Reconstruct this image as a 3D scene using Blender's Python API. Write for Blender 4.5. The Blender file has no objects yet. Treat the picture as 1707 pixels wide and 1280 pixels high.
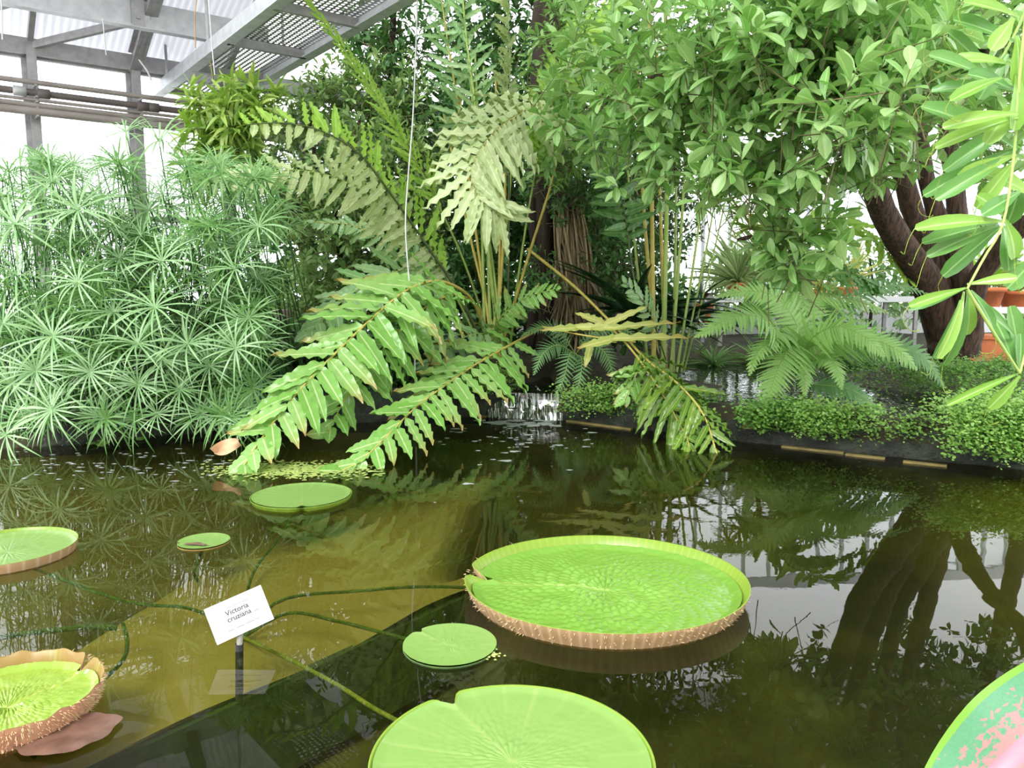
import bpy, math, random
import numpy as np
from mathutils import Vector, Matrix, noise

random.seed(7)
rng = np.random.default_rng(7)
SC = bpy.context.scene
COL = SC.collection

# ------------------------------------------------------------------ camera, sky, light, exposure
F, CX, CY, PITCH, CAMZ = 1300.0, 853.5, 640.0, math.radians(7.0), 1.5
cam_d = bpy.data.cameras.new('camera')
cam_d.sensor_width = 36.0
cam_d.lens = 36.0 * F / 1707.0
cam_d.clip_start = 0.05
cam = bpy.data.objects.new('camera', cam_d)
COL.objects.link(cam)
cam.location = (0, 0, CAMZ)
cam.rotation_euler = (math.radians(90) - PITCH, 0, 0)
SC.camera = cam

world = bpy.data.worlds.new('overcast_sky')
SC.world = world
world.use_nodes = True
bg = world.node_tree.nodes['Background']
bg.inputs['Color'].default_value = (0.96, 0.98, 1.0, 1)
bg.inputs['Strength'].default_value = 2.2

sun_d = bpy.data.lights.new('hazy_sun', 'SUN')
sun_d.energy = 4.5
sun_d.angle = math.radians(25)
sun_d.color = (1.0, 0.99, 0.97)
sun = bpy.data.objects.new('hazy_sun', sun_d)
COL.objects.link(sun)
sun.rotation_euler = Vector((0.30, 0.70, -0.85)).to_track_quat('-Z', 'Y').to_euler()

SC.view_settings.view_transform = 'Standard'
SC.view_settings.look = 'None'
SC.view_settings.exposure = 0.85
SC.view_settings.gamma = 1.0
SC.view_settings.use_curve_mapping = False
SC.cycles.max_bounces = 7
SC.cycles.use_adaptive_sampling = True
SC.cycles.adaptive_threshold = 0.06
SC.cycles.adaptive_min_samples = 16
SC.cycles.transparent_max_bounces = 16
SC.cycles.transmission_bounces = 6
SC.cycles.diffuse_bounces = 3
SC.cycles.sample_clamp_indirect = 6.0

# ------------------------------------------------------------------ geometry of the place
CP, SP = math.cos(PITCH), math.sin(PITCH)


def ray(px, py):
    x, y = (px - CX) / F, -(py - CY) / F
    return Vector((x, CP + y * SP, -SP + y * CP))


def P(px, py, Y):
    d = ray(px, py)
    return Vector((0, 0, CAMZ)) + d * (Y / d.y)


def W(px, py, z=0.0):
    d = ray(px, py)
    return Vector((0, 0, CAMZ)) + d * ((z - CAMZ) / d.z)


# ------------------------------------------------------------------ materials
MATS = {}


def new_mat(name):
    m = bpy.data.materials.new(name)
    m.use_nodes = True
    nt = m.node_tree
    for n in list(nt.nodes):
        nt.nodes.remove(n)
    out = nt.nodes.new('ShaderNodeOutputMaterial')
    MATS[name] = m
    return m, nt, out


class NT:
    def __init__(self, nt):
        self.nt = nt

    def __call__(self, kind, **kw):
        n = self.nt.nodes.new('ShaderNode' + kind)
        for k, v in kw.items():
            if hasattr(n, k) and not k[0].isupper():
                setattr(n, k, v)
        return n

    def link(self, a, b):
        self.nt.links.new(a, b)

    def mix(self, fac, a, b, blend='MIX'):
        n = self.nt.nodes.new('ShaderNodeMix')
        n.data_type = 'RGBA'
        n.blend_type = blend
        for s, v in ((n.inputs[0], fac), (n.inputs[6], a), (n.inputs[7], b)):
            if hasattr(v, 'is_linked'):
                self.link(v, s)
            elif isinstance(v, (int, float)):
                s.default_value = v
            else:
                s.default_value = (*v, 1)
        return n.outputs[2]

    def math(self, op, a, b=0.0, c=None):
        n = self.nt.nodes.new('ShaderNodeMath')
        n.operation = op
        for s, v in zip(n.inputs, (a, b, c)):
            if v is None:
                continue
            if hasattr(v, 'is_linked'):
                self.link(v, s)
            else:
                s.default_value = v
        return n.outputs[0]

    def noise(self, scale, detail=3, coord=None, rough=0.55):
        n = self.nt.nodes.new('ShaderNodeTexNoise')
        n.inputs['Scale'].default_value = scale
        n.inputs['Detail'].default_value = detail
        n.inputs['Roughness'].default_value = rough
        if coord is not None:
            self.link(coord, n.inputs['Vector'])
        return n.outputs[0]

    def coord(self, which='Object'):
        return self.nt.nodes.new('ShaderNodeTexCoord').outputs[which]

    def ramp(self, fac, stops):
        n = self.nt.nodes.new('ShaderNodeValToRGB')
        el = n.color_ramp.elements
        while len(el) < len(stops):
            el.new(0.5)
        for e, (p, c) in zip(el, stops):
            e.position = p
            e.color = (*c, 1)
        self.link(fac, n.inputs[0])
        return n.outputs[0]


def leaf_mat(name, ca, cb, trans=0.3, rough=0.38, vein=None, veinw=0.07, tip=None, spec=0.5):
    """leaf tissue: two greens varied from leaf to leaf, a paler midrib, light shining through"""
    m, nt, out = new_mat(name)
    N = NT(nt)
    r = N.math('FRACT', N.math('ADD', N('ObjectInfo').outputs['Random'], N('NewGeometry').outputs['Random Per Island']))
    col = N.mix(r, ca, cb)
    uv = N('UVMap').outputs[0]
    sep = N('SeparateXYZ')
    N.link(uv, sep.inputs[0])
    mott = N.noise(9.0, 2, N.coord('Object'))
    col = N.mix(N.math('MULTIPLY', mott, 0.35), col, tuple(c * 0.55 for c in ca))
    if tip is not None:
        t = N.math('POWER', sep.outputs[1], 5.0)
        t = N.math('MULTIPLY', t, N.math('GREATER_THAN', r, 0.55))
        col = N.mix(t, col, tip)
    if vein is not None:
        d = N.math('ABSOLUTE', N.math('SUBTRACT', sep.outputs[0], 0.5))
        v = N.math('LESS_THAN', d, veinw)
        col = N.mix(N.math('MULTIPLY', v, 0.75), col, vein)
    p = N('BsdfPrincipled')
    N.link(col, p.inputs['Base Color'])
    p.inputs['Roughness'].default_value = rough
    p.inputs['Specular IOR Level'].default_value = spec
    tr = N('BsdfTranslucent')
    N.link(N.mix(0.5, col, (ca[0] * 1.5, ca[1] * 1.35, ca[2] * 0.6)), tr.inputs['Color'])
    mx = N('MixShader')
    mx.inputs[0].default_value = trans
    N.link(p.outputs[0], mx.inputs[1])
    N.link(tr.outputs[0], mx.inputs[2])
    N.link(mx.outputs[0], out.inputs[0])
    return m


def plain_mat(name, ca, cb=None, scale=6.0, rough=0.6, metal=0.0, bump=0.0, bscale=None, stretch=None, spec=0.5):
    m, nt, out = new_mat(name)
    N = NT(nt)
    co = N.coord('Object')
    if stretch:
        mp = N('Mapping')
        mp.inputs['Scale'].default_value = stretch
        N.link(co, mp.inputs[0])
        co = mp.outputs[0]
    p = N('BsdfPrincipled')
    p.inputs['Roughness'].default_value = rough
    p.inputs['Metallic'].default_value = metal
    p.inputs['Specular IOR Level'].default_value = spec
    if cb is None:
        cb = tuple(c * 0.75 for c in ca)
    nz = N.noise(scale, 4, co)
    N.link(N.ramp(nz, [(0.35, ca), (0.65, cb)]), p.inputs['Base Color'])
    if bump:
        b = N('Bump')
        b.inputs['Strength'].default_value = bump
        b.inputs['Distance'].default_value = 0.03
        N.link(N.noise(bscale or scale * 3, 5, co), b.inputs['Height'])
        N.link(b.outputs[0], p.inputs['Normal'])
    N.link(p.outputs[0], out.inputs[0])
    return m


# leaves
leaf_mat('fern_green', (0.19, 0.43, 0.07), (0.34, 0.58, 0.17), 0.25, 0.24, (0.62, 0.72, 0.36), 0.05, tip=(0.42, 0.20, 0.06))
leaf_mat('fern_dark', (0.06, 0.19, 0.035), (0.12, 0.29, 0.06), 0.2, 0.35, (0.3, 0.42, 0.16), 0.04)
leaf_mat('fern_olive', (0.12, 0.27, 0.03), (0.22, 0.37, 0.05), 0.25, 0.25, (0.55, 0.52, 0.15), 0.05)
leaf_mat('fern_pale', (0.46, 0.60, 0.26), (0.62, 0.72, 0.38), 0.25, 0.42, (0.75, 0.76, 0.46), 0.06)
leaf_mat('fern_mid', (0.20, 0.42, 0.13), (0.36, 0.55, 0.25), 0.25, 0.4, (0.55, 0.62, 0.36), 0.05)
leaf_mat('fern_lime', (0.33, 0.60, 0.07), (0.45, 0.70, 0.13), 0.4, 0.4, (0.6, 0.7, 0.25), 0.05)
leaf_mat('fern_yellow', (0.58, 0.62, 0.16), (0.45, 0.56, 0.14), 0.3, 0.45, (0.78, 0.68, 0.30), 0.07, tip=(0.5, 0.25, 0.08))
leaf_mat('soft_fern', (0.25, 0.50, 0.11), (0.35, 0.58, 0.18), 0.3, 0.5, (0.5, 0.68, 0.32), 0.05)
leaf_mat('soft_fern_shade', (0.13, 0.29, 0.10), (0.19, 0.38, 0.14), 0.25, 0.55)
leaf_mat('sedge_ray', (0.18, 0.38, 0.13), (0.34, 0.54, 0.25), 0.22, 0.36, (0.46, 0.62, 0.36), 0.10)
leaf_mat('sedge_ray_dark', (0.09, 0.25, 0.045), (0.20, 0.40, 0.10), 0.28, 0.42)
leaf_mat('tree_leaf', (0.20, 0.44, 0.10), (0.46, 0.66, 0.27), 0.27, 0.27, (0.52, 0.70, 0.30), 0.05)
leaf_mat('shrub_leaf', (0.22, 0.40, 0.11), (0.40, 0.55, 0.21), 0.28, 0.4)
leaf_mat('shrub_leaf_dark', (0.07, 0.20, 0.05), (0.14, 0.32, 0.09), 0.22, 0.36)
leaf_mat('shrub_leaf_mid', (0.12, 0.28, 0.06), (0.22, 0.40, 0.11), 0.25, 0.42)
leaf_mat('vine_leaf', (0.20, 0.38, 0.05), (0.48, 0.60, 0.16), 0.35, 0.4)
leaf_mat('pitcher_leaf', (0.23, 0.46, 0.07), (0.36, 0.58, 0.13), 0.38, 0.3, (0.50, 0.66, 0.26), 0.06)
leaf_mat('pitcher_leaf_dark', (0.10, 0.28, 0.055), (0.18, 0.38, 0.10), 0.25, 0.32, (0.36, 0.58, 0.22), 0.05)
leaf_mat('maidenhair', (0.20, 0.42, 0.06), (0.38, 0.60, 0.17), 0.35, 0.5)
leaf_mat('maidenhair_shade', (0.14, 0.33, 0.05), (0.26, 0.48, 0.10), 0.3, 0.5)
leaf_mat('strap_dark', (0.015, 0.05, 0.018), (0.03, 0.085, 0.03), 0.08, 0.22)
leaf_mat('tuft_pale', (0.42, 0.58, 0.30), (0.58, 0.70, 0.36), 0.3, 0.5)
leaf_mat('tuft_yellow', (0.50, 0.56, 0.14), (0.62, 0.66, 0.26), 0.3, 0.5)
plain_mat('stalk_green', (0.26, 0.40, 0.08), (0.36, 0.44, 0.12), 12, 0.45)
plain_mat('stalk_yellow', (0.52, 0.44, 0.10), (0.44, 0.34, 0.07), 12, 0.45)
plain_mat('stalk_dark', (0.06, 0.09, 0.03), (0.10, 0.12, 0.04), 10, 0.5)
plain_mat('sedge_stem', (0.05, 0.14, 0.04), (0.09, 0.20, 0.06), 10, 0.5)
plain_mat('bark', (0.11, 0.06, 0.036), (0.026, 0.016, 0.011), 30, 0.9, bump=1.0, bscale=30, stretch=(1, 1, 0.16))
plain_mat('bark_dark', (0.055, 0.035, 0.024), (0.025, 0.016, 0.012), 8, 0.9, bump=0.8, bscale=25, stretch=(1, 1, 0.2))
plain_mat('twig', (0.16, 0.17, 0.06), (0.13, 0.09, 0.05), 10, 0.7)
plain_mat('dead_leaf', (0.72, 0.60, 0.42), (0.42, 0.32, 0.21), 14, 0.8, stretch=(1, 1, 0.2))
plain_mat('withered', (0.52, 0.30, 0.17), (0.62, 0.42, 0.24), 14, 0.7)
# ground and stone
plain_mat('soil', (0.028, 0.022, 0.012), (0.05, 0.045, 0.018), 5, 0.9, bump=0.8)
plain_mat('wet_stone', (0.008, 0.009, 0.008), (0.032, 0.038, 0.022), 9, 0.55, bump=0.9, bscale=30)
plain_mat('moss', (0.015, 0.028, 0.014), (0.035, 0.06, 0.03), 7, 0.8, bump=0.9, bscale=40)
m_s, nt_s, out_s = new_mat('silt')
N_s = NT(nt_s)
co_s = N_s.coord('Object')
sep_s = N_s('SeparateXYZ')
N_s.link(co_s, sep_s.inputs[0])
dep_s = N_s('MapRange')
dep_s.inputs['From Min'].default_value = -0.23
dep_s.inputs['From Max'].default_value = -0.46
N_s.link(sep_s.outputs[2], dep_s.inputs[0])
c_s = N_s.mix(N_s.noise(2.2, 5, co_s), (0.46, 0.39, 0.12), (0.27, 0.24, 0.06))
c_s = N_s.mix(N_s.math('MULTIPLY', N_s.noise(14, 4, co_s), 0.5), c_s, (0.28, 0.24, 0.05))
c_s = N_s.mix(dep_s.outputs[0], c_s, (0.10, 0.10, 0.012))  # darker with depth: the water's absorption is put into the silt colour
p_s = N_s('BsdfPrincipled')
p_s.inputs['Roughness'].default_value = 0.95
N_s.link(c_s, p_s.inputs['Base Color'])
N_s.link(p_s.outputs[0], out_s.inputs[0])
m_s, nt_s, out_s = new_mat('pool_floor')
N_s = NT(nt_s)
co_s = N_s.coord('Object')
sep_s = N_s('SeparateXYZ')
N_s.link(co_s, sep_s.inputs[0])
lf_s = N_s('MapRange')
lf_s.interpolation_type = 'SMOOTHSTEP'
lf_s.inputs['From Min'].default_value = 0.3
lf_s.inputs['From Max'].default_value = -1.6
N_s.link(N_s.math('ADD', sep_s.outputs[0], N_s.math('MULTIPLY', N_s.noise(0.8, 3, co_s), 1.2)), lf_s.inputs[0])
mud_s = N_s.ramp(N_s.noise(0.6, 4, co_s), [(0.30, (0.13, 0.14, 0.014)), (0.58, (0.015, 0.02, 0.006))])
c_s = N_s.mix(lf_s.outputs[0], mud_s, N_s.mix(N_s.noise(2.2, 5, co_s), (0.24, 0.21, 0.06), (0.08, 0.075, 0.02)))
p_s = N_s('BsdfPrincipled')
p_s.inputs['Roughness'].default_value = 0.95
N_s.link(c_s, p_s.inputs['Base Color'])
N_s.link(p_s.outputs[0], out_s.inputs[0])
plain_mat('kerb_board', (0.26, 0.20, 0.06), (0.16, 0.12, 0.04), 8, 0.6)
plain_mat('paving', (0.55, 0.52, 0.45), (0.45, 0.42, 0.36), 6, 0.8)
# metalwork
plain_mat('galvanised', (0.42, 0.41, 0.42), (0.33, 0.32, 0.33), 9, 0.5, metal=0.35)
plain_mat('galvanised_light', (0.55, 0.56, 0.58), (0.45, 0.46, 0.48), 9, 0.45, metal=0.35)
plain_mat('pipe_dark', (0.11, 0.09, 0.09), (0.16, 0.13, 0.12), 5, 0.5)
plain_mat('pipe_grey', (0.36, 0.32, 0.30), (0.28, 0.24, 0.22), 5, 0.5)
plain_mat('white_paint', (0.72, 0.73, 0.75), (0.62, 0.63, 0.66), 3, 0.5)
plain_mat('terracotta', (0.62, 0.19, 0.07), (0.50, 0.14, 0.05), 8, 0.8)
plain_mat('sign_white', (0.56, 0.56, 0.56), (0.54, 0.54, 0.55), 4, 0.35)
plain_mat('sign_print', (0.06, 0.065, 0.06), (0.05, 0.055, 0.05), 4, 0.6)
plain_mat('sign_print_faint', (0.27, 0.28, 0.27), (0.25, 0.26, 0.25), 4, 0.6)
plain_mat('stake_grey', (0.34, 0.33, 0.30), (0.28, 0.27, 0.24), 8, 0.6)
plain_mat('stake_black', (0.015, 0.015, 0.015), (0.03, 0.03, 0.03), 8, 0.5)
plain_mat('cord', (0.66, 0.66, 0.66), (0.55, 0.55, 0.56), 8, 0.6)
plain_mat('rust_cord', (0.45, 0.27, 0.10), (0.36, 0.2, 0.08), 8, 0.7)
plain_mat('crate_grey', (0.20, 0.20, 0.21), (0.16, 0.16, 0.17), 4, 0.6)
plain_mat('crate_pink', (0.52, 0.30, 0.30), (0.45, 0.36, 0.36), 4, 0.6)
plain_mat('petiole', (0.10, 0.20, 0.02), (0.05, 0.12, 0.015), 18, 0.6, bump=0.8)
plain_mat('petiole_light', (0.34, 0.42, 0.05), (0.22, 0.32, 0.03), 18, 0.6, bump=0.8)
plain_mat('duckweed', (0.36, 0.42, 0.12), (0.22, 0.32, 0.06), 10, 0.7)
plain_mat('floating_leaf', (0.16, 0.085, 0.06), (0.10, 0.05, 0.035), 12, 0.35)
plain_mat('spine', (0.62, 0.48, 0.26), (0.52, 0.36, 0.20), 8, 0.6)
plain_mat('foam', (0.34, 0.37, 0.34), (0.22, 0.25, 0.22), 10, 0.5)
plain_mat('algae', (0.05, 0.10, 0.02), (0.02, 0.05, 0.015), 12, 0.9)


def water_mat(name, tint, murk, murk_fac, bump, bscale, ripple=None):
    m, nt, out = new_mat(name)
    N = NT(nt)
    co = N.coord('Object')
    b = N('Bump')
    b.inputs['Strength'].default_value = bump
    b.inputs['Distance'].default_value = 0.02
    h = N.noise(bscale, 2, co)
    if ripple:
        # ripples spread from the little waterfall and die away
        d = N('VectorMath', operation='DISTANCE')
        N.link(co, d.inputs[0])
        d.inputs[1].default_value = ripple
        near = N.math('POWER', 2.718, N.math('MULTIPLY', d.outputs['Value'], -0.75))
        h2 = N.noise(9.0, 3, co)
        h = N.math('ADD', h, N.math('MULTIPLY', h2, N.math('MULTIPLY', near, 3.0)))
    N.link(h, b.inputs['Height'])
    fr = N('Fresnel')
    fr.inputs['IOR'].default_value = 1.33
    N.link(b.outputs[0], fr.inputs['Normal'])
    gl = N('BsdfGlossy')
    gl.inputs['Roughness'].default_value = 0.0
    N.link(b.outputs[0], gl.inputs['Normal'])
    tr = N('BsdfTransparent')
    tr.inputs['Color'].default_value = (*tint, 1)
    df = N('BsdfDiffuse')
    df.inputs['Color'].default_value = (*murk, 1)
    m1 = N('MixShader')
    m1.inputs[0].default_value = murk_fac
    N.link(tr.outputs[0], m1.inputs[1])
    N.link(df.outputs[0], m1.inputs[2])
    m2 = N('MixShader')
    N.link(fr.outputs[0], m2.inputs[0])
    N.link(m1.outputs[0], m2.inputs[1])
    N.link(gl.outputs[0], m2.inputs[2])
    N.link(m2.outputs[0], out.inputs[0])


FALL = W(875, 698, 0)
water_mat('pond_water', (0.74, 0.74, 0.50), (0.045, 0.045, 0.008), 0.10, 0.10, 1.6, FALL)
water_mat('basin_water', (0.5, 0.55, 0.4), (0.03, 0.035, 0.02), 0.4, 0.25, 6.0)


def glass_mat():
    m, nt, out = new_mat('glass')
    N = NT(nt)
    fr = N('Fresnel')
    fr.inputs['IOR'].default_value = 1.45
    gl = N('BsdfGlossy')
    gl.inputs['Roughness'].default_value = 0.02
    tr = N('BsdfTransparent')
    tr.inputs['Color'].default_value = (0.95, 0.97, 0.97, 1)
    mx = N('MixShader')
    N.link(fr.outputs[0], mx.inputs[0])
    N.link(tr.outputs[0], mx.inputs[1])
    N.link(gl.outputs[0], mx.inputs[2])
    N.link(mx.outputs[0], out.inputs[0])
    # roof glass with a dark tint added to cut the daylight inside
    m, nt, out = new_mat('dimming_glass')
    N = NT(nt)
    tr = N('BsdfTransparent')
    tr.inputs['Color'].default_value = (0.30, 0.31, 0.31, 1)
    N.link(tr.outputs[0], out.inputs[0])
    m, nt, out = new_mat('roof_sheet')
    N = NT(nt)
    p = N('BsdfDiffuse')
    p.inputs['Color'].default_value = (0.55, 0.55, 0.58, 1)
    tr = N('BsdfTranslucent')
    tr.inputs['Color'].default_value = (0.62, 0.62, 0.66, 1)
    mx = N('MixShader')
    mx.inputs[0].default_value = 0.55
    N.link(p.outputs[0], mx.inputs[1])
    N.link(tr.outputs[0], mx.inputs[2])
    N.link(mx.outputs[0], out.inputs[0])
    # falling water: clear sheet streaked with white
    m, nt, out = new_mat('falling_water')
    N = NT(nt)
    mp = N('Mapping')
    mp.inputs['Scale'].default_value = (55, 10, 1.6)
    N.link(N.coord('Object'), mp.inputs[0])
    nz = N.noise(1.0, 4, mp.outputs[0], 0.7)
    white = N('BsdfPrincipled')
    white.inputs['Base Color'].default_value = (0.75, 0.78, 0.8, 1)
    white.inputs['Roughness'].default_value = 0.25
    tr = N('BsdfTransparent')
    tr.inputs['Color'].default_value = (0.6, 0.6, 0.56, 1)
    gl = N('BsdfGlossy')
    gl.inputs['Roughness'].default_value = 0.08
    a = N('MixShader')
    a.inputs[0].default_value = 0.25
    N.link(tr.outputs[0], a.inputs[1])
    N.link(gl.outputs[0], a.inputs[2])
    b = N('MixShader')
    N.link(N.ramp(nz, [(0.50, (0, 0, 0)), (0.68, (1, 1, 1))]), b.inputs[0])
    N.link(a.outputs[0], b.inputs[1])
    N.link(white.outputs[0], b.inputs[2])
    N.link(b.outputs[0], out.inputs[0])


glass_mat()


def pad_mat(name, ca, cb, veinc, rough, trans=0.15):
    """upper face of a giant lily pad; the 'vein' attribute marks the ribs"""
    m, nt, out = new_mat(name)
    N = NT(nt)
    at = N('Attribute')
    at.attribute_name = 'vein'
    col = N.mix(N.noise(5.0, 3, N.coord('Object')), ca, cb)
    col = N.mix(N.math('MULTIPLY', at.outputs['Fac'], 0.7), col, veinc)
    p = N('BsdfPrincipled')
    N.link(col, p.inputs['Base Color'])
    p.inputs['Roughness'].default_value = rough
    tr = N('BsdfTranslucent')
    N.link(col, tr.inputs['Color'])
    mx = N('MixShader')
    mx.inputs[0].default_value = trans
    N.link(p.outputs[0], mx.inputs[1])
    N.link(tr.outputs[0], mx.inputs[2])
    N.link(mx.outputs[0], out.inputs[0])


pad_mat('pad_green', (0.14, 0.31, 0.035), (0.19, 0.35, 0.055), (0.30, 0.42, 0.085), 0.2)
pad_mat('pad_pale', (0.18, 0.32, 0.07), (0.21, 0.345, 0.09), (0.28, 0.38, 0.12), 0.34)
pad_mat('pad_young', (0.20, 0.35, 0.04), (0.28, 0.38, 0.05), (0.36, 0.40, 0.07), 0.2)
pad_mat('rim_inner', (0.22, 0.38, 0.04), (0.28, 0.42, 0.05), (0.34, 0.44, 0.07), 0.35, 0.3)
pad_mat('rim_inner_red', (0.26, 0.21, 0.04), (0.36, 0.19, 0.06), (0.32, 0.36, 0.06), 0.4, 0.25)
pad_mat('rim_outer', (0.44, 0.25, 0.15), (0.36, 0.25, 0.10), (0.56, 0.40, 0.26), 0.55, 0.1)
pad_mat('rim_outer_spiny', (0.48, 0.20, 0.14), (0.50, 0.27, 0.15), (0.54, 0.38, 0.22), 0.55, 0.1)


def aglaonema_mat():
    m, nt, out = new_mat('mottled_pink_leaf')
    N = NT(nt)
    sep = N('SeparateXYZ')
    N.link(N('UVMap').outputs[0], sep.inputs[0])
    d = N.math('ABSOLUTE', N.math('SUBTRACT', sep.outputs[0], 0.5))   # 0 midrib .. .5 edge
    co = N.coord('Object')
    nz = N.noise(42.0, 4, co)
    nz2 = N.noise(90.0, 3, co)
    blot = N.math('GREATER_THAN', N.math('ADD', nz, N.math('MULTIPLY', N.math('SUBTRACT', 0.33, d), 0.8)), 0.60)
    green = N.mix(nz2, (0.05, 0.17, 0.08), (0.09, 0.24, 0.13))
    pink = N.mix(nz2, (0.28, 0.115, 0.115), (0.26, 0.18, 0.17))
    col = N.mix(blot, green, pink)
    col = N.mix(N.math('LESS_THAN', d, 0.07), col, (0.30, 0.15, 0.19))
    col = N.mix(N.math('GREATER_THAN', d, 0.44), col, (0.12, 0.26, 0.03))
    p = N('BsdfPrincipled')
    N.link(col, p.inputs['Base Color'])
    p.inputs['Roughness'].default_value = 0.3
    N.link(p.outputs[0], out.inputs[0])


aglaonema_mat()

# ------------------------------------------------------------------ mesh helpers


def quads_mesh(name, V, Q, mats, uv=None, smooth=True, midx=None, attr=None):
    V = np.asarray(V, dtype=np.float32)
    Q = np.asarray(Q, dtype=np.int32)
    me = bpy.data.meshes.new(name)
    me.vertices.add(len(V))
    me.vertices.foreach_set('co', V.ravel())
    nf = len(Q)
    me.loops.add(nf * 4)
    me.loops.foreach_set('vertex_index', Q.ravel())
    me.polygons.add(nf)
    me.polygons.foreach_set('loop_start', np.arange(0, nf * 4, 4, dtype=np.int32))
    me.polygons.foreach_set('use_smooth', np.full(nf, smooth, dtype=bool))
    for mt in (mats if isinstance(mats, (list, tuple)) else [mats]):
        me.materials.append(MATS[mt])
    if midx is not None:
        me.polygons.foreach_set('material_index', np.asarray(midx, dtype=np.int32))
    if uv is not None:
        ul = me.uv_layers.new(name='UVMap')
        ul.data.foreach_set('uv', np.asarray(uv, dtype=np.float32)[Q.ravel()].ravel())
    if attr is not None:
        a = me.attributes.new('vein', 'FLOAT', 'POINT')
        a.data.foreach_set('value', np.asarray(attr, dtype=np.float32))
    me.update(calc_edges=True)
    return me


WM = {}


def link(name, me, parent=None, world=None, kind=None, label=None):
    o = bpy.data.objects.new(name, me)
    COL.objects.link(o)
    if world is None:
        world = Matrix.Identity(4)
    if parent is not None:
        o.parent = parent
        o.matrix_parent_inverse = WM[parent].inverted()
    o.matrix_basis = world
    WM[o] = world
    if kind:
        o['kind'] = kind
    if label:
        o['label'] = label
    return o


def thing(name, label, cat, loc, group=None):
    o = link(name, None, None, Matrix.Translation(Vector(loc)))
    o.empty_display_size = 0.1
    o['label'] = label
    o['category'] = cat
    if group:
        o['group'] = group
    return o


def tag(o, label, cat, group=None, kind=None):
    o['label'] = label
    o['category'] = cat
    if group:
        o['group'] = group
    if kind:
        o['kind'] = kind
    return o


class MB:
    """collects quads of several shapes into one mesh"""

    def __init__(self):
        self.v, self.q, self.m, self.n = [], [], [], 0

    def add(self, V, Q, m=0):
        V = np.asarray(V, dtype=np.float32)
        Q = np.asarray(Q, dtype=np.int32)
        self.v.append(V)
        self.q.append(Q + self.n)
        self.m.append(np.full(len(Q), m))
        self.n += len(V)
        return self

    def box(self, c, size, rot=None, m=0):
        sx, sy, sz = (s / 2 for s in size)
        V = [Vector((x, y, z)) for x in (-sx, sx) for y in (-sy, sy) for z in (-sz, sz)]
        if rot is not None:
            V = [rot @ v for v in V]
        V = [v + Vector(c) for v in V]
        return self.add([tuple(v) for v in V], [(0, 1, 3, 2), (4, 6, 7, 5), (0, 4, 5, 1), (2, 3, 7, 6), (0, 2, 6, 4), (1, 5, 7, 3)], m)

    def beam(self, a, b, w, h, m=0):
        """rectangular bar from a to b, w across, h in height"""
        a, b = Vector(a), Vector(b)
        d = (b - a)
        L = d.length
        d.normalize()
        up = Vector((0, 0, 1)) if abs(d.z) < 0.95 else Vector((0, 1, 0))
        x = d.cross(up).normalized()
        z = x.cross(d)
        R = Matrix((x, d, z)).transposed()
        return self.box((a + b) / 2, (w, L, h), R, m)

    def tube(self, pts, rad, sides=6, m=0):
        V, Q = tube(pts, rad, sides)
        return self.add(V, Q, m)

    def data(self):
        return np.concatenate(self.v), np.concatenate(self.q), np.concatenate(self.m)

    def build(self, name, mats, parent=None, kind=None, smooth=True, label=None, origin=None):
        V, Q, M = self.data()
        wm = None
        if origin is not None:
            V = V - np.array(origin, dtype=np.float32)
            wm = Matrix.Translation(Vector(origin))
        return link(name, quads_mesh(name, V, Q, mats, smooth=smooth, midx=M), parent, wm, kind, label)


def smooth_pts(pts, n):
    """Catmull-Rom through the points, n samples"""
    p = np.array([tuple(q) for q in pts], dtype=float)
    if len(p) == 2:
        t = np.linspace(0, 1, n)[:, None]
        return p[0] * (1 - t) + p[1] * t
    p = np.vstack([2 * p[0] - p[1], p, 2 * p[-1] - p[-2]])
    k = len(p) - 3
    seg = np.linalg.norm(np.diff(p[1:-1], axis=0), axis=1)
    cum = np.concatenate([[0], np.cumsum(seg)])
    s = np.linspace(0, cum[-1], n)
    out = []
    for x in s:
        i = min(max(np.searchsorted(cum, x, side='right') - 1, 0), k - 1)
        t = (x - cum[i]) / max(seg[i], 1e-9)
        a, b, c, d = p[i], p[i + 1], p[i + 2], p[i + 3]
        out.append(0.5 * ((2 * b) + (c - a) * t + (2 * a - 5 * b + 4 * c - d) * t * t + (3 * b - a - 3 * c + d) * t ** 3))
    return np.array(out)


def tube(pts, rad, sides=6):
    p = np.asarray([tuple(q) for q in pts], dtype=float)
    n = len(p)
    r = np.full(n, rad) if np.isscalar(rad) else np.interp(np.linspace(0, 1, n), np.linspace(0, 1, len(rad)), rad)
    t = np.gradient(p, axis=0)
    t /= np.linalg.norm(t, axis=1)[:, None] + 1e-12
    ref = np.array([0.0, 0, 1]) if abs(t[:, 2]).mean() < 0.8 else np.array([0.0, 1, 0])
    a = np.cross(t, ref)
    a /= np.linalg.norm(a, axis=1)[:, None] + 1e-12
    b = np.cross(t, a)
    th = np.linspace(0, 2 * np.pi, sides, endpoint=False)
    V = p[:, None, :] + r[:, None, None] * (np.cos(th)[None, :, None] * a[:, None, :] + np.sin(th)[None, :, None] * b[:, None, :])
    V = V.reshape(-1, 3)
    Q = []
    for i in range(n - 1):
        for j in range(sides):
            k = (j + 1) % sides
            Q.append((i * sides + j, i * sides + k, (i + 1) * sides + k, (i + 1) * sides + j))
    return V, Q


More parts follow.
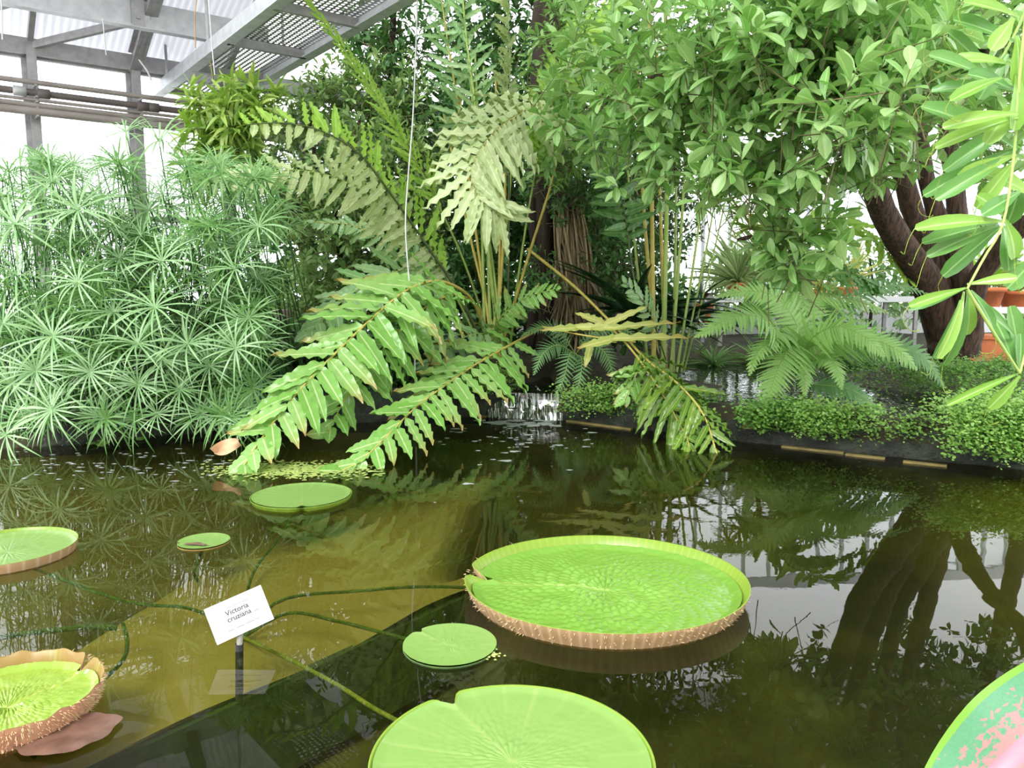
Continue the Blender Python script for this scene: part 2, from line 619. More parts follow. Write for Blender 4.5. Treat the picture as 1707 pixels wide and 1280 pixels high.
def sheet(nr, nc, fn):
    """grid of (nr+1)x(nc+1) vertices; fn(v,u)->xyz; returns V,Q,UV"""
    V, UV = [], []
    for i in range(nr + 1):
        for j in range(nc + 1):
            v, u = i / nr, j / nc
            V.append(fn(v, u))
            UV.append((u, v))
    w = nc + 1
    Q = [(i * w + j, i * w + j + 1, (i + 1) * w + j + 1, (i + 1) * w + j) for i in range(nr) for j in range(nc)]
    return np.array(V, dtype=np.float32), np.array(Q, dtype=np.int32), np.array(UV, dtype=np.float32)


# leaf templates: along +Y from 0 to 1, width across X (-.5 .. .5), upper face +Z
def tmpl_obovate(droop=0.18, fold=0.16):
    w = [0.10, 0.36, 0.70, 0.95, 1.0, 0.76, 0.18]
    return sheet(6, 2, lambda v, u: ((u - 0.5) * w[int(round(v * 6))], v, fold * abs(u - 0.5) * w[int(round(v * 6))] - droop * v * v))


def tmpl_pinna(ph=0.0, wavy=0.035, droop=0.16, rows=10, waves=4.0, ser=0.07):
    def fn(v, u):
        w = min(1.0, 0.35 + v * 4.0) * (1 - max(0, (v - 0.45) / 0.55) ** 1.8 * 0.94) * (1 + ser * math.sin(v * 6.283 * waves * 1.5 + ph))
        e = abs(u - 0.5) * 2
        return ((u - 0.5) * w, v, e * wavy * math.sin(v * 6.283 * waves + ph + (1.2 if u > 0.5 else 0)) + e * 0.03 - droop * v * v)
    return sheet(rows, 2, fn)


def tmpl_lance(droop=0.2, rows=5, wmax=0.35):
    def fn(v, u):
        w = math.sin(math.pi * min(1, 0.06 + v * 0.93) ** 0.8) ** 0.8 + 0.02
        return ((u - 0.5) * w, v, 0.1 * abs(u - 0.5) * w - droop * v * v)
    return sheet(rows, 2, fn)


def tmpl_comb(rows=9, droop=0.15):
    """pinna cut into narrow teeth along both edges"""
    def fn(v, u):
        i = int(round(v * rows))
        w = (1 - v ** 1.6) * 0.96 + 0.04
        w *= 1.0 if i % 2 == 0 else 0.72
        return ((u - 0.5) * w, v, 0.03 * abs(u - 0.5) - droop * v * v)
    return sheet(rows, 2, fn)


def tmpl_paddle(droop=0.22):
    w = [0.18, 0.32, 0.52, 0.74, 0.92, 1.0, 0.96, 0.5]
    return sheet(7, 2, lambda v, u: ((u - 0.5) * w[int(round(v * 7))], v, 0.14 * abs(u - 0.5) * w[int(round(v * 7))] - droop * v * v))


def tmpl_tiny():
    return sheet(2, 1, lambda v, u: ((u - 0.5) * (0.35, 1.0, 0.55)[int(round(v * 2))], v, -0.1 * v * v))


def frames(dirs, nrms):
    y = dirs / (np.linalg.norm(dirs, axis=1)[:, None] + 1e-9)
    x = np.cross(y, nrms)
    x /= np.linalg.norm(x, axis=1)[:, None] + 1e-9
    z = np.cross(x, y)
    return x, y, z


def mat4(pos, d, n, sx, sy, sz):
    y = Vector(d).normalized()
    x = y.cross(Vector(n))
    if x.length < 1e-5:
        x = Vector((1, 0, 0))
    x.normalize()
    z = x.cross(y)
    M = Matrix.Identity(4)
    for i in range(3):
        M[i][0], M[i][1], M[i][2], M[i][3] = x[i] * sx, y[i] * sy, z[i] * sz, pos[i]
    return M


def batch(T, pos, dirs, nrms, sx, sy):
    """many copies of template T=(V,Q,UV) joined: returns V,Q,UV"""
    V0, Q0, U0 = T
    x, y, z = frames(dirs, nrms)
    n = len(pos)
    V = (pos[:, None, :] + V0[None, :, 0:1] * (x * sx[:, None])[:, None, :] + V0[None, :, 1:2] * (y * sy[:, None])[:, None, :]
         + V0[None, :, 2:3] * (z * sy[:, None])[:, None, :]).reshape(-1, 3)
    Q = (Q0[None] + (np.arange(n) * len(V0))[:, None, None]).reshape(-1, 4)
    U = np.tile(U0, (n, 1))
    return V, Q, U


TM = {}


def template_mesh(key, T, mat):
    k = (key, mat)
    if k not in TM:
        TM[k] = quads_mesh(key, T[0], T[1], mat, uv=T[2])
    return TM[k]


OBO = [tmpl_obovate(0.10, 0.2), tmpl_obovate(0.25, 0.12)]
PIN = [tmpl_pinna(0, 0.036, 0.12, 14, 4.5, 0.03), tmpl_pinna(2.1, 0.034, 0.2, 14, 4.0, 0.03), tmpl_pinna(4.0, 0.038, 0.05, 14, 5.0, 0.03)]
PINW = [tmpl_pinna(0.5, 0.06, 0.12, 12, 5, 0.12), tmpl_pinna(3.0, 0.06, 0.2, 12, 5, 0.12)]
LAN = [tmpl_lance(0.2), tmpl_lance(0.35)]
COMB = [tmpl_comb()]
PAD_L = [tmpl_paddle(0.12), tmpl_paddle(0.28)]
TINY = tmpl_tiny()

# ------------------------------------------------------------------ the setting: pool, banks, ground
BANK = [(-260, 775), (-100, 758), (0, 748), (150, 738), (300, 722), (450, 712), (600, 704), (760, 693), (815, 694), (935, 699),
        (1050, 712), (1260, 737), (1400, 751), (1560, 767), (1707, 782), (1850, 798), (2050, 815)]
BANKW = [W(a, b, 0) for a, b in BANK]
BANKXY = np.array([(p.x, p.y) for p in BANKW])


def bank_y(x):
    return float(np.interp(x, BANKXY[:, 0], BANKXY[:, 1]))


def sstep(a, b, x):
    t = min(1, max(0, (x - a) / (b - a)))
    return t * t * (3 - 2 * t)


MOUNDS = [(P(1565, 580, 10.2), 0.85, 0.46), (P(1340, 640, 8.7), 0.38, 0.12), (P(820, 600, 10.2), 1.0, 0.22), (P(1120, 600, 9.6), 0.7, 0.20),
          (Vector((-3.0, 10.5, 0)), 2.2, 0.25)]


def basin(x, y):
    """1 inside the raised basin behind the right-hand wall and the stream that feeds the fall"""
    d = y - bank_y(x)
    a = sstep(1.2, 2.0, x) * sstep(0.30, 0.55, d) * (1 - sstep(5.5, 6.5, y - 7.0))
    s = (1 - sstep(0.36, 0.50, abs(x - FALL.x))) * (1 - sstep(1.4, 2.4, d))
    return max(a, s)


def ground_z(x, y):
    d = y - bank_y(x)
    base = 0.10 + 0.24 * sstep(-1.2, -0.2, x)
    z = base + 0.12 * sstep(0.6, 3.0, d)
    z -= 0.25 * basin(x, y)
    for c, r, h in MOUNDS:
        z += h * math.exp(-((x - c.x) ** 2 + (y - c.y) ** 2) / (r * r)) * (1.0 if d > 0.25 else 0.3)
    z += 0.035 * noise.noise(Vector((x * 2.2, y * 2.2, 0)))
    return z


def build_ground():
    xs = np.linspace(-10, 14, 170)
    ss = np.concatenate([[0, 0.0], np.linspace(0.02, 3.0, 34), np.linspace(3.2, 16, 26)])
    V = []
    for i, s in enumerate(ss):
        for x in xs:
            yb = bank_y(x)
            if i == 0:
                V.append((x, yb - 0.0, -1.0))
            else:
                y = yb + s
                V.append((x, y, ground_z(x, y)))
    w = len(xs)
    Q = [(i * w + j, i * w + j + 1, (i + 1) * w + j + 1, (i + 1) * w + j) for i in range(len(ss) - 1) for j in range(w - 1)]
    o = link('ground', quads_mesh('ground', V, Q, 'soil'), kind='structure')
    return o


build_ground()

# pool surface and floor
V, Q, U = sheet(1, 1, lambda v, u: (-9 + 20 * u, 0.4 + 9.4 * v, 0))
link('pool_water', quads_mesh('pool_water', V, Q, 'pond_water', smooth=False), kind='structure')


def floorfn(v, u):
    x = -10 + 22 * u
    y = 0.3 + (bank_y(x) + 0.05 - 0.3) * v
    d = bank_y(x) - y
    return (x, y, -0.10 - 0.65 * sstep(0.0, 3.2, d) + 0.04 * noise.noise(Vector((x * 1.3, y * 1.3, 7))))


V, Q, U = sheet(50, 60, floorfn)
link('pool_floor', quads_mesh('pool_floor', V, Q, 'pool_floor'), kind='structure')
V, Q, U = sheet(1, 40, lambda v, u: (1.0 + 9 * u, bank_y(1.0 + 9 * u) + 0.25 + (14.5 - bank_y(1.0 + 9 * u)) * v, 0.27))
link('basin_water', quads_mesh('basin_water', V, Q, 'basin_water', smooth=False), kind='structure')
# visitors' side of the pool
mb = MB()
mb.box((0, -0.9, -0.35), (22, 2.6, 1.1))
mb.build('floor', 'paving', kind='structure', smooth=False)

# sunken planting bed full of silt
c1, c2 = W(778, 985, -0.22), W(90, 1300, -0.22)
e = (c2 - c1)
n2 = Vector((-e.y, e.x, 0)).normalized()
if n2.y < 0:
    n2 = -n2
n2 = Vector((0.12, 1.0, 0)).normalized()


def bedfn(v, u):
    p = c1 + e * (u * 1.5) + n2 * (v * 4.2)
    slump = 0.5 * (1 - sstep(0.0, 0.22, u)) * sstep(0.05, 0.3, v) + 0.15 * sstep(0.45, 1.0, v + 0.12 * noise.noise(Vector((p.x, p.y, 9))))
    return (p.x, p.y, -0.22 - 0.05 * noise.noise(Vector((p.x * 1.5, p.y * 1.5, 3))) - slump)


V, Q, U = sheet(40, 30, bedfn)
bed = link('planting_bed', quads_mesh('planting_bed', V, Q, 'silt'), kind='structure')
mb = MB()
for a, b in ((c1, c1 + e * 1.5),):
    mb.beam(a + Vector((0, 0, -0.24)), b + Vector((0, 0, -0.24)), 0.04, 0.44)
mb.build('bed_edge', 'algae', bed, smooth=False)


def bank_wall():
    """black wet wall round the raised basin, mossy on top, uneven"""
    xs = [x for x in np.arange(FALL.x + 0.44, 7.6, 0.06)]
    prof = [(0.02, -0.5), (0.0, 0.0), (0.02, 0.10), (0.05, 0.14), (0.04, 0.22), (0.10, 0.30), (0.22, 0.335), (0.36, 0.33), (0.46, 0.24), (0.47, -0.1)]
    V = []
    for x in xs:
        y = bank_y(x)
        for k, (dy, z) in enumerate(prof):
            nz = noise.noise(Vector((x * 3.1, k * 0.9, 1.0)))
            n3 = noise.noise(Vector((x * 9.0, k * 1.7, 5.0)))
            V.append((x, y - 0.05 + dy + 0.05 * nz + 0.03 * n3, z + (0.03 * nz + 0.022 * n3 if z > 0 else 0)))
    w = len(prof)
    Q = [(i * w + j, i * w + j + 1, (i + 1) * w + j + 1, (i + 1) * w + j) for i in range(len(xs) - 1) for j in range(w - 1)]
    M = [1 if j >= 4 else 0 for i in range(len(xs) - 1) for j in range(w - 1)]
    link('pool_wall', quads_mesh('pool_wall', V, Q, ['wet_stone', 'moss'], midx=M), kind='structure')
    xs = [x for x in np.arange(-4.5, FALL.x - 0.43, 0.06)]
    V = []
    for x in xs:
        y = bank_y(x)
        for k, (dy, z) in enumerate(prof):
            nz = noise.noise(Vector((x * 3.1, k * 0.9, 11.0)))
            V.append((x, y - 0.05 + dy + 0.04 * nz, z + (0.02 * nz if z > 0 else 0)))
    Q = [(i * w + j, i * w + j + 1, (i + 1) * w + j + 1, (i + 1) * w + j) for i in range(len(xs) - 1) for j in range(w - 1)]
    M = [1 if j >= 4 else 0 for i in range(len(xs) - 1) for j in range(w - 1)]
    link('pool_wall', quads_mesh('pool_wall', V, Q, ['wet_stone', 'moss'], midx=M), kind='structure')


bank_wall()
# yellowish board along the foot of the bank, just awash
mb = MB()
for (a, b), (c, d) in (((945, 700), (1052, 714)), ((1300, 742), (1402, 753)), ((1405, 755), (1470, 762)), ((1500, 767), (1572, 774)), ((762, 689), (812, 693))):
    mb.beam(W(a, b, 0.006) + Vector((0, -0.06, 0)), W(c, d, 0.006) + Vector((0, -0.06, 0)), 0.05, 0.022)
mb.build('trim_1', 'kerb_board', kind='structure', smooth=False)

# ------------------------------------------------------------------ greenhouse shell
D = Vector((0.81, 0.586, 0)).normalized()        # along the glazed wall
Nn = Vector((D.y, -D.x, 0))                      # out of that wall into the room
A0 = P(0, 476, 11.0)
A0.z = 0


def wall_pt(t, z, off=0.0):
    return A0 + D * t + Nn * off + Vector((0, 0, z))


def wall_t(px):
    """distance along the wall where the view ray through column px meets it"""
    d = ray(px, 476)
    k = d.x / d.y
    # (A0.x + D.x t) = k (A0.y + D.y t)
    return (k * A0.y - A0.x) / (D.x - k * D.y)


t1, t2 = wall_t(78), wall_t(243)
BAY = t2 - t1
EAVE = P(115, 88, wall_pt(wall_t(115), 0).y).z
win = thing('window_1', 'glazed side wall', 'window', wall_pt(0, 0))
del win['category'], win['label']
win['kind'] = 'structure'
T_END = t1 + BAY * 8
mbx = None
rails = [0.5, 2.55, EAVE - 0.1]
post_h = EAVE
for i in range(-2, 9):
    t = t1 + BAY * i
    m_ = MB()
    m_.box(wall_pt(t, post_h / 2 + 0.1, 0.08), (0.12, 0.18, post_h), Matrix((D, Nn * -1, Vector((0, 0, 1)))).transposed())
    m_.box(wall_pt(t - 0.09, post_h / 2 + 0.1, 0.0), (0.06, 0.10, post_h), Matrix((D, Nn * -1, Vector((0, 0, 1)))).transposed())
    m_.build('post', 'galvanised', win, smooth=False, origin=wall_pt(t, 0, 0.08))
for z in rails:
    m_ = MB()
    m_.beam(wall_pt(t1 - 2 * BAY, z, 0.02), wall_pt(T_END, z, 0.02), 0.06, 0.08)
    m_.build('rail', 'galvanised', win, smooth=False)
for i in range(-2, 8):
    for z0, z1 in ((0.5, 2.55), (2.55, EAVE - 0.1)):
        a, b = t1 + BAY * i + 0.06, t1 + BAY * (i + 1) - 0.06
        V = [wall_pt(a, z0 + .04), wall_pt(b, z0 + .04), wall_pt(b, z1 - .04), wall_pt(a, z1 - .04)]
        V = [tuple(v) for v in V] + [tuple(v - Nn * 0.008) for v in V]
        Qs = [(0, 1, 2, 3), (7, 6, 5, 4), (0, 4, 5, 1), (1, 5, 6, 2), (2, 6, 7, 3), (3, 7, 4, 0)]
        link('pane', quads_mesh('pane', V, Qs, 'glass', smooth=False), win)
m_ = MB()
m_.beam(wall_pt(t1 - 2 * BAY, 0.25, 0), wall_pt(T_END, 0.25, 0), 0.18, 0.5)
m_.build('plinth', 'white_paint', win, smooth=False)

# far wall beyond the right-hand plants: white glazing bars
corner = wall_pt(T_END, 0)
win2 = thing('window_2', 'far wall', 'window', corner)
del win2['category'], win2['label']
win2['kind'] = 'structure'
DX = Vector((1, 0.12, 0)).normalized()
x0, x1 = 0.0, 19.0 - corner.x
for i in range(int((x1 - x0) / 0.62) + 1):
    p = corner + DX * (x0 + i * 0.62)
    m_ = MB()
    m_.box(p + Vector((0, 0, 2.75)), (0.07, 0.10, 5.5))
    m_.build('post', 'white_paint', win2, smooth=False, origin=p)
for z, h in ((1.0, 0.16), (3.3, 0.10), (5.5, 0.3)):
    m_ = MB()
    m_.beam(corner + Vector((0, 0, z)), corner + DX * x1 + Vector((0, 0, z)), 0.12, h)
    m_.build('rail', 'white_paint', win2, smooth=False)
for i in range(0, int((x1 - x0) / 1.24)):
    for z0, z1 in ((1.05, 3.25), (3.35, 5.4)):
        a, b = corner + DX * (i * 1.24 + .03), corner + DX * (i * 1.24 + 1.21)
        V = [a + Vector((0, 0, z0)), b + Vector((0, 0, z0)), b + Vector((0, 0, z1)), a + Vector((0, 0, z1))]
        V = [tuple(v) for v in V] + [tuple(v + Vector((0, 0.008, 0))) for v in V]
        link('pane', quads_mesh('pane', V, [(0, 1, 2, 3), (7, 6, 5, 4), (0, 4, 5, 1), (1, 5, 6, 2), (2, 6, 7, 3), (3, 7, 4, 0)], 'glass', smooth=False), win2)
m_ = MB()
m_.beam(corner + Vector((0, 0, 0.5)), corner + DX * x1 + Vector((0, 0, 0.5)), 0.2, 1.0)
m_.build('plinth', 'white_paint', win2, smooth=False)

# unseen wall added behind the visitors to cut the front light
m_ = MB()
m_.box((2, -6.0, 3.2), (30, 0.3, 7.0))
m_.build('blocker_wall', 'paving', kind='structure', smooth=False)

# steelwork under the roof
SLOPE = 0.36                                                     # roof rises into the room


def roof_pt(t, off, dz=0.0):
    return wall_pt(t, EAVE + off * SLOPE + dz, off)


roof = thing('ceiling', 'roof', 'roof', roof_pt(0, 0))
del roof['category'], roof['label']
roof['kind'] = 'structure'
m_ = MB()
m_.beam(wall_pt(t1 - 2 * BAY, EAVE, 0.08), wall_pt(T_END, EAVE, 0.08), 0.16, 0.22)
m_.build('eave_beam', 'galvanised', roof, smooth=False)
for i in range(-2, 9):
    t = t1 + BAY * i
    if i > 2:
        continue
    if i == 1:
        m_ = MB()
        a, b = roof_pt(t, 0.1, -0.02), roof_pt(t, 2.9, -0.02)
        m_.beam(a, b, 0.05, 0.30)
        m_.beam(a + Vector((0, 0, 0.14)), b + Vector((0, 0, 0.14)), 0.16, 0.025)
        m_.beam(a - Vector((0, 0, 0.14)), b - Vector((0, 0, 0.14)), 0.16, 0.025)
        m_.build('rafter', 'galvanised', roof, smooth=False)
    else:
        m_ = MB()
        m_.beam(roof_pt(t, 0.1, 0.06), roof_pt(t, 2.9, 0.06), 0.07, 0.10)
        m_.build('glazing_bar', 'galvanised', roof, smooth=False)
PURL = 1.35
for k, off in enumerate((PURL, 2.9)):
    m_ = MB()
    a, b = roof_pt(t1 - 2 * BAY, off, -0.16), roof_pt(t2 + 1.2 * BAY, off, -0.16)
    m_.beam(a, b, 0.05, 0.34)
    m_.beam(a - Vector((0, 0, 0.17)), b - Vector((0, 0, 0.17)), 0.14, 0.03)
    m_.build('purlin', 'galvanised_light', roof, smooth=False)
# diagonal wind braces between eave and first purlin
for i in (-1, 0):
    m_ = MB()
    m_.beam(wall_pt(t1 + BAY * i, EAVE + 0.02, 0.1), roof_pt(t1 + BAY * (i + 1), PURL, -0.16), 0.07, 0.10)
    m_.build('brace', 'galvanised', roof, smooth=False)
# corrugated sheeting
off0, off1, tt0, tt1 = -0.1, 2.9, t1 - 2 * BAY, t1 + BAY * 2.0
nx = 220


def corr(v, u):
    p = roof_pt(tt0 + (tt1 - tt0) * u, off0 + (off1 - off0) * v, 0.16)
    return (p.x, p.y, p.z + 0.015 * math.cos(u * nx * math.pi / 2))


V, Q, U = sheet(3, nx, corr)
link('corrugated_sheet', quads_mesh('corrugated_sheet', V, Q, 'roof_sheet', smooth=True), roof)

# unseen roof added over the pool to dim daylight: tinted glass between bars, and a clear clerestory above the aisle
ZR = 10.0
for i in range(6):
    for j in range(7):
        x0_, x1_, y0_, y1_ = -9 + i * 4.2, -9 + (i + 1) * 4.2, -5 + j * 4.0, -5 + (j + 1) * 4.0
        zz = [ZR + 0.9 - abs(x - 3.6) * 0.07 for x in (x0_, x1_)]
        V = [(x0_, y0_, zz[0]), (x1_, y0_, zz[1]), (x1_, y1_, zz[1]), (x0_, y1_, zz[0])]
        link('roof_pane', quads_mesh('roof_pane', V, [(0, 1, 2, 3)], 'dimming_glass', smooth=False), roof)
for i in range(7):
    m_ = MB()
    x0_ = -9 + i * 4.2
    zz = ZR + 0.85 - abs(x0_ - 3.6) * 0.07
    m_.beam((x0_, -5, zz), (x0_, 23, zz), 0.10, 0.22)
    m_.build('roof_bar', 'galvanised', roof, smooth=False)
for i in range(-2, 5):
    ta = t1 + BAY * i
    m_ = MB()
    a_, b_ = roof_pt(ta, 2.9, 0.0), roof_pt(ta, 2.9, 0.0)
    b_.z = ZR
    m_.beam(a_, b_, 0.10, 0.10)
    m_.build('clerestory_post', 'galvanised', roof, smooth=False)

# bolted gusset plate on the rafter
gp = roof_pt(t2, PURL, -0.16)
m_ = MB()
m_.box(gp + Nn * 0.05 - D * 0.18, (0.16, 0.05, 0.34), Matrix((D, Nn * -1, Vector((0, 0, 1)))).transposed())
m_.box(gp + Nn * 0.085 - D * 0.18 - Vector((0, 0, 0.06)), (0.05, 0.04, 0.05), Matrix((D, Nn * -1, Vector((0, 0, 1)))).transposed())
m_.build('gusset_plate', 'galvanised', roof, smooth=False)

# perforated catwalk hung under the roof, running into the room
ZC = EAVE - 0.25
ca0 = W(262, 150, ZC)
ca1 = W(452, 0, ZC)
cdir = (ca1 - ca0).normalized()
cr = Vector((cdir.y, -cdir.x, 0))
if cr.x < 0:
    cr = -cr
cb = W(650, 0, ZC)
cw = (cb - ca1).dot(cr)
clen = 9.0
walk = thing('catwalk', 'perforated galvanised steel catwalk hung below the glass roof', 'catwalk', ca0)


def perforated(v_len, u_len, cell=0.07, hole=0.5):
    """plate with square holes as real openings"""
    nu, nv = int(u_len / cell), int(v_len / cell)
    V, Qp = [], []
    for i in range(nv):
        for j in range(nu):
            x0_, y0_ = j * cell, i * cell
            h = cell * hole / 2
            cx, cy = x0_ + cell / 2, y0_ + cell / 2
            b = len(V)
            for (x, y) in ((x0_, y0_), (x0_ + cell, y0_), (x0_ + cell, y0_ + cell), (x0_, y0_ + cell)):
                V.append((x, y))
            for (x, y) in ((cx - h, cy - h), (cx + h, cy - h), (cx + h, cy + h), (cx - h, cy + h)):
                V.append((x, y))
            for k in range(4):
                Qp.append((b + k, b + (k + 1) % 4, b + 4 + (k + 1) % 4, b + 4 + k))
    return V, Qp


v2, q2 = perforated(clen, cw)
V = [tuple(ca0 + cr * x + cdir * y) for x, y in v2]
link('deck_plate', quads_mesh('deck_plate', V, q2, 'galvanised', smooth=False), walk)
for s in (0.0, cw):
    m_ = MB()
    m_.beam(ca0 + cr * s + Vector((0, 0, 0.0)), ca0 + cr * s + cdir * clen, 0.05, 0.20)
    m_.beam(ca0 + cr * s + Vector((0, 0, -0.1)), ca0 + cr * s + cdir * clen + Vector((0, 0, -0.1)), 0.14, 0.02)
    m_.build('side_beam', 'galvanised_light', walk, smooth=False)
for k in range(6):
    m_ = MB()
    p = ca0 + cdir * (0.35 + 1.5 * k) - Vector((0, 0, 0.06))
    m_.beam(p, p + cr * cw, 0.06, 0.10)
    m_.build('cross_beam', 'galvanised', walk, smooth=False)
mb = MB()
for k in range(5):
    for s in (0.0, cw):
        p = ca0 + cdir * (0.6 + 2 * k) + cr * s
        mb.beam(p, p + Vector((0, 0, 1.6)), 0.03, 0.03)
mb.build('hanger_rods', 'galvanised', walk, smooth=False, kind='stuff')

# heating pipes along the side wall
PIPES = [(128, 'pipe_grey', 0.035, 'thin grey heating pipe, topmost of the run along the glass wall'),
         (146, 'pipe_dark', 0.045, 'dark heating pipe with couplings, second from top along the glass wall'),
         (158, 'pipe_grey', 0.022, 'very thin grey pipe just below the dark coupled pipe'),
         (167, 'pipe_grey', 0.035, 'brownish grey pipe, second from bottom along the glass wall'),
         (178, 'pipe_grey', 0.055, 'thickest grey heating pipe, lowest of the run along the glass wall')]
for y, mt, r, lab in PIPES:
    off = 0.42
    tt = wall_t(10)
    z = P(0, y, wall_pt(tt, 0, off).y).z
    root = thing('heating_pipe', lab, 'pipe', wall_pt(t1 - BAY, z, off), 'heating pipes on the side wall')
    m_ = MB()
    m_.tube([wall_pt(t1 - 2 * BAY + k * 0.8, z, off) for k in range(16)], r, 10)
    m_.build('pipe_run', mt, root)
    if mt == 'pipe_dark':
        for t in (wall_t(52), wall_t(90), wall_t(245), wall_t(262)):
            m_ = MB()
            c = wall_pt(t, z, off)
            m_.tube([c - D * 0.08, c - D * 0.07, c + D * 0.07, c + D * 0.08], [r, r * 1.5, r * 1.5, r], 10)
            m_.build('coupling', 'galvanised_light' if t < wall_t(80) else 'pipe_dark', root)
    for t in (t1, t2, t2 + BAY * 2):
        m_ = MB()
        m_.beam(wall_pt(t, z - r, 0.1), wall_pt(t, z - r, off + 0.03), 0.03, 0.02)
        m_.build('bracket', 'galvanised', root, smooth=False)

# cords and wires hanging from the steelwork
CORDS = [([(697, -60, 8.2), (694, 60, 8.2), (688, 200, 8.15), (680, 300, 8.1), (676, 380, 8.05), (683, 480, 8.0), (690, 560, 7.95), (693, 705, 7.9)], 0.008, 'cord', 'long pale cord hanging down through the ferns to the water', 'cord'),
         ([(171, 30, 10), (174, 60, 10), (177, 92, 10)], 0.007, 'cord', 'short straight string hanging below the roof beam', 'string'),
         ([(2, 0, 9), (4, 66, 9)], 0.007, 'cord', 'string hanging at the far left edge of the roof', 'string'),
         ([(348, 0, 9), (352, 60, 9), (358, 125, 9)], 0.006, 'cord', 'pale wire hanging beside the catwalk, above the yellow vine', 'wire'),
         ([(328, -5, 9), (325, 30, 9), (326, 80, 9)], 0.006, 'rust_cord', 'brown frayed string hanging beside the rafter', 'string'),
         ([(232, 100, 11.4), (245, 118, 11.2), (252, 133, 11.1)], 0.012, 'cord', 'white cable sagging from the eave corner', 'cable')]
for pts, r, mt, lab, cat in CORDS:
    m_ = MB()
    m_.tube(smooth_pts([P(*q) for q in pts], max(8, len(pts) * 5)), r, 5)
    tag(m_.build('hanging_' + ('wire' if cat == 'cord' else cat), mt), lab, cat)

# ------------------------------------------------------------------ giant lily pads


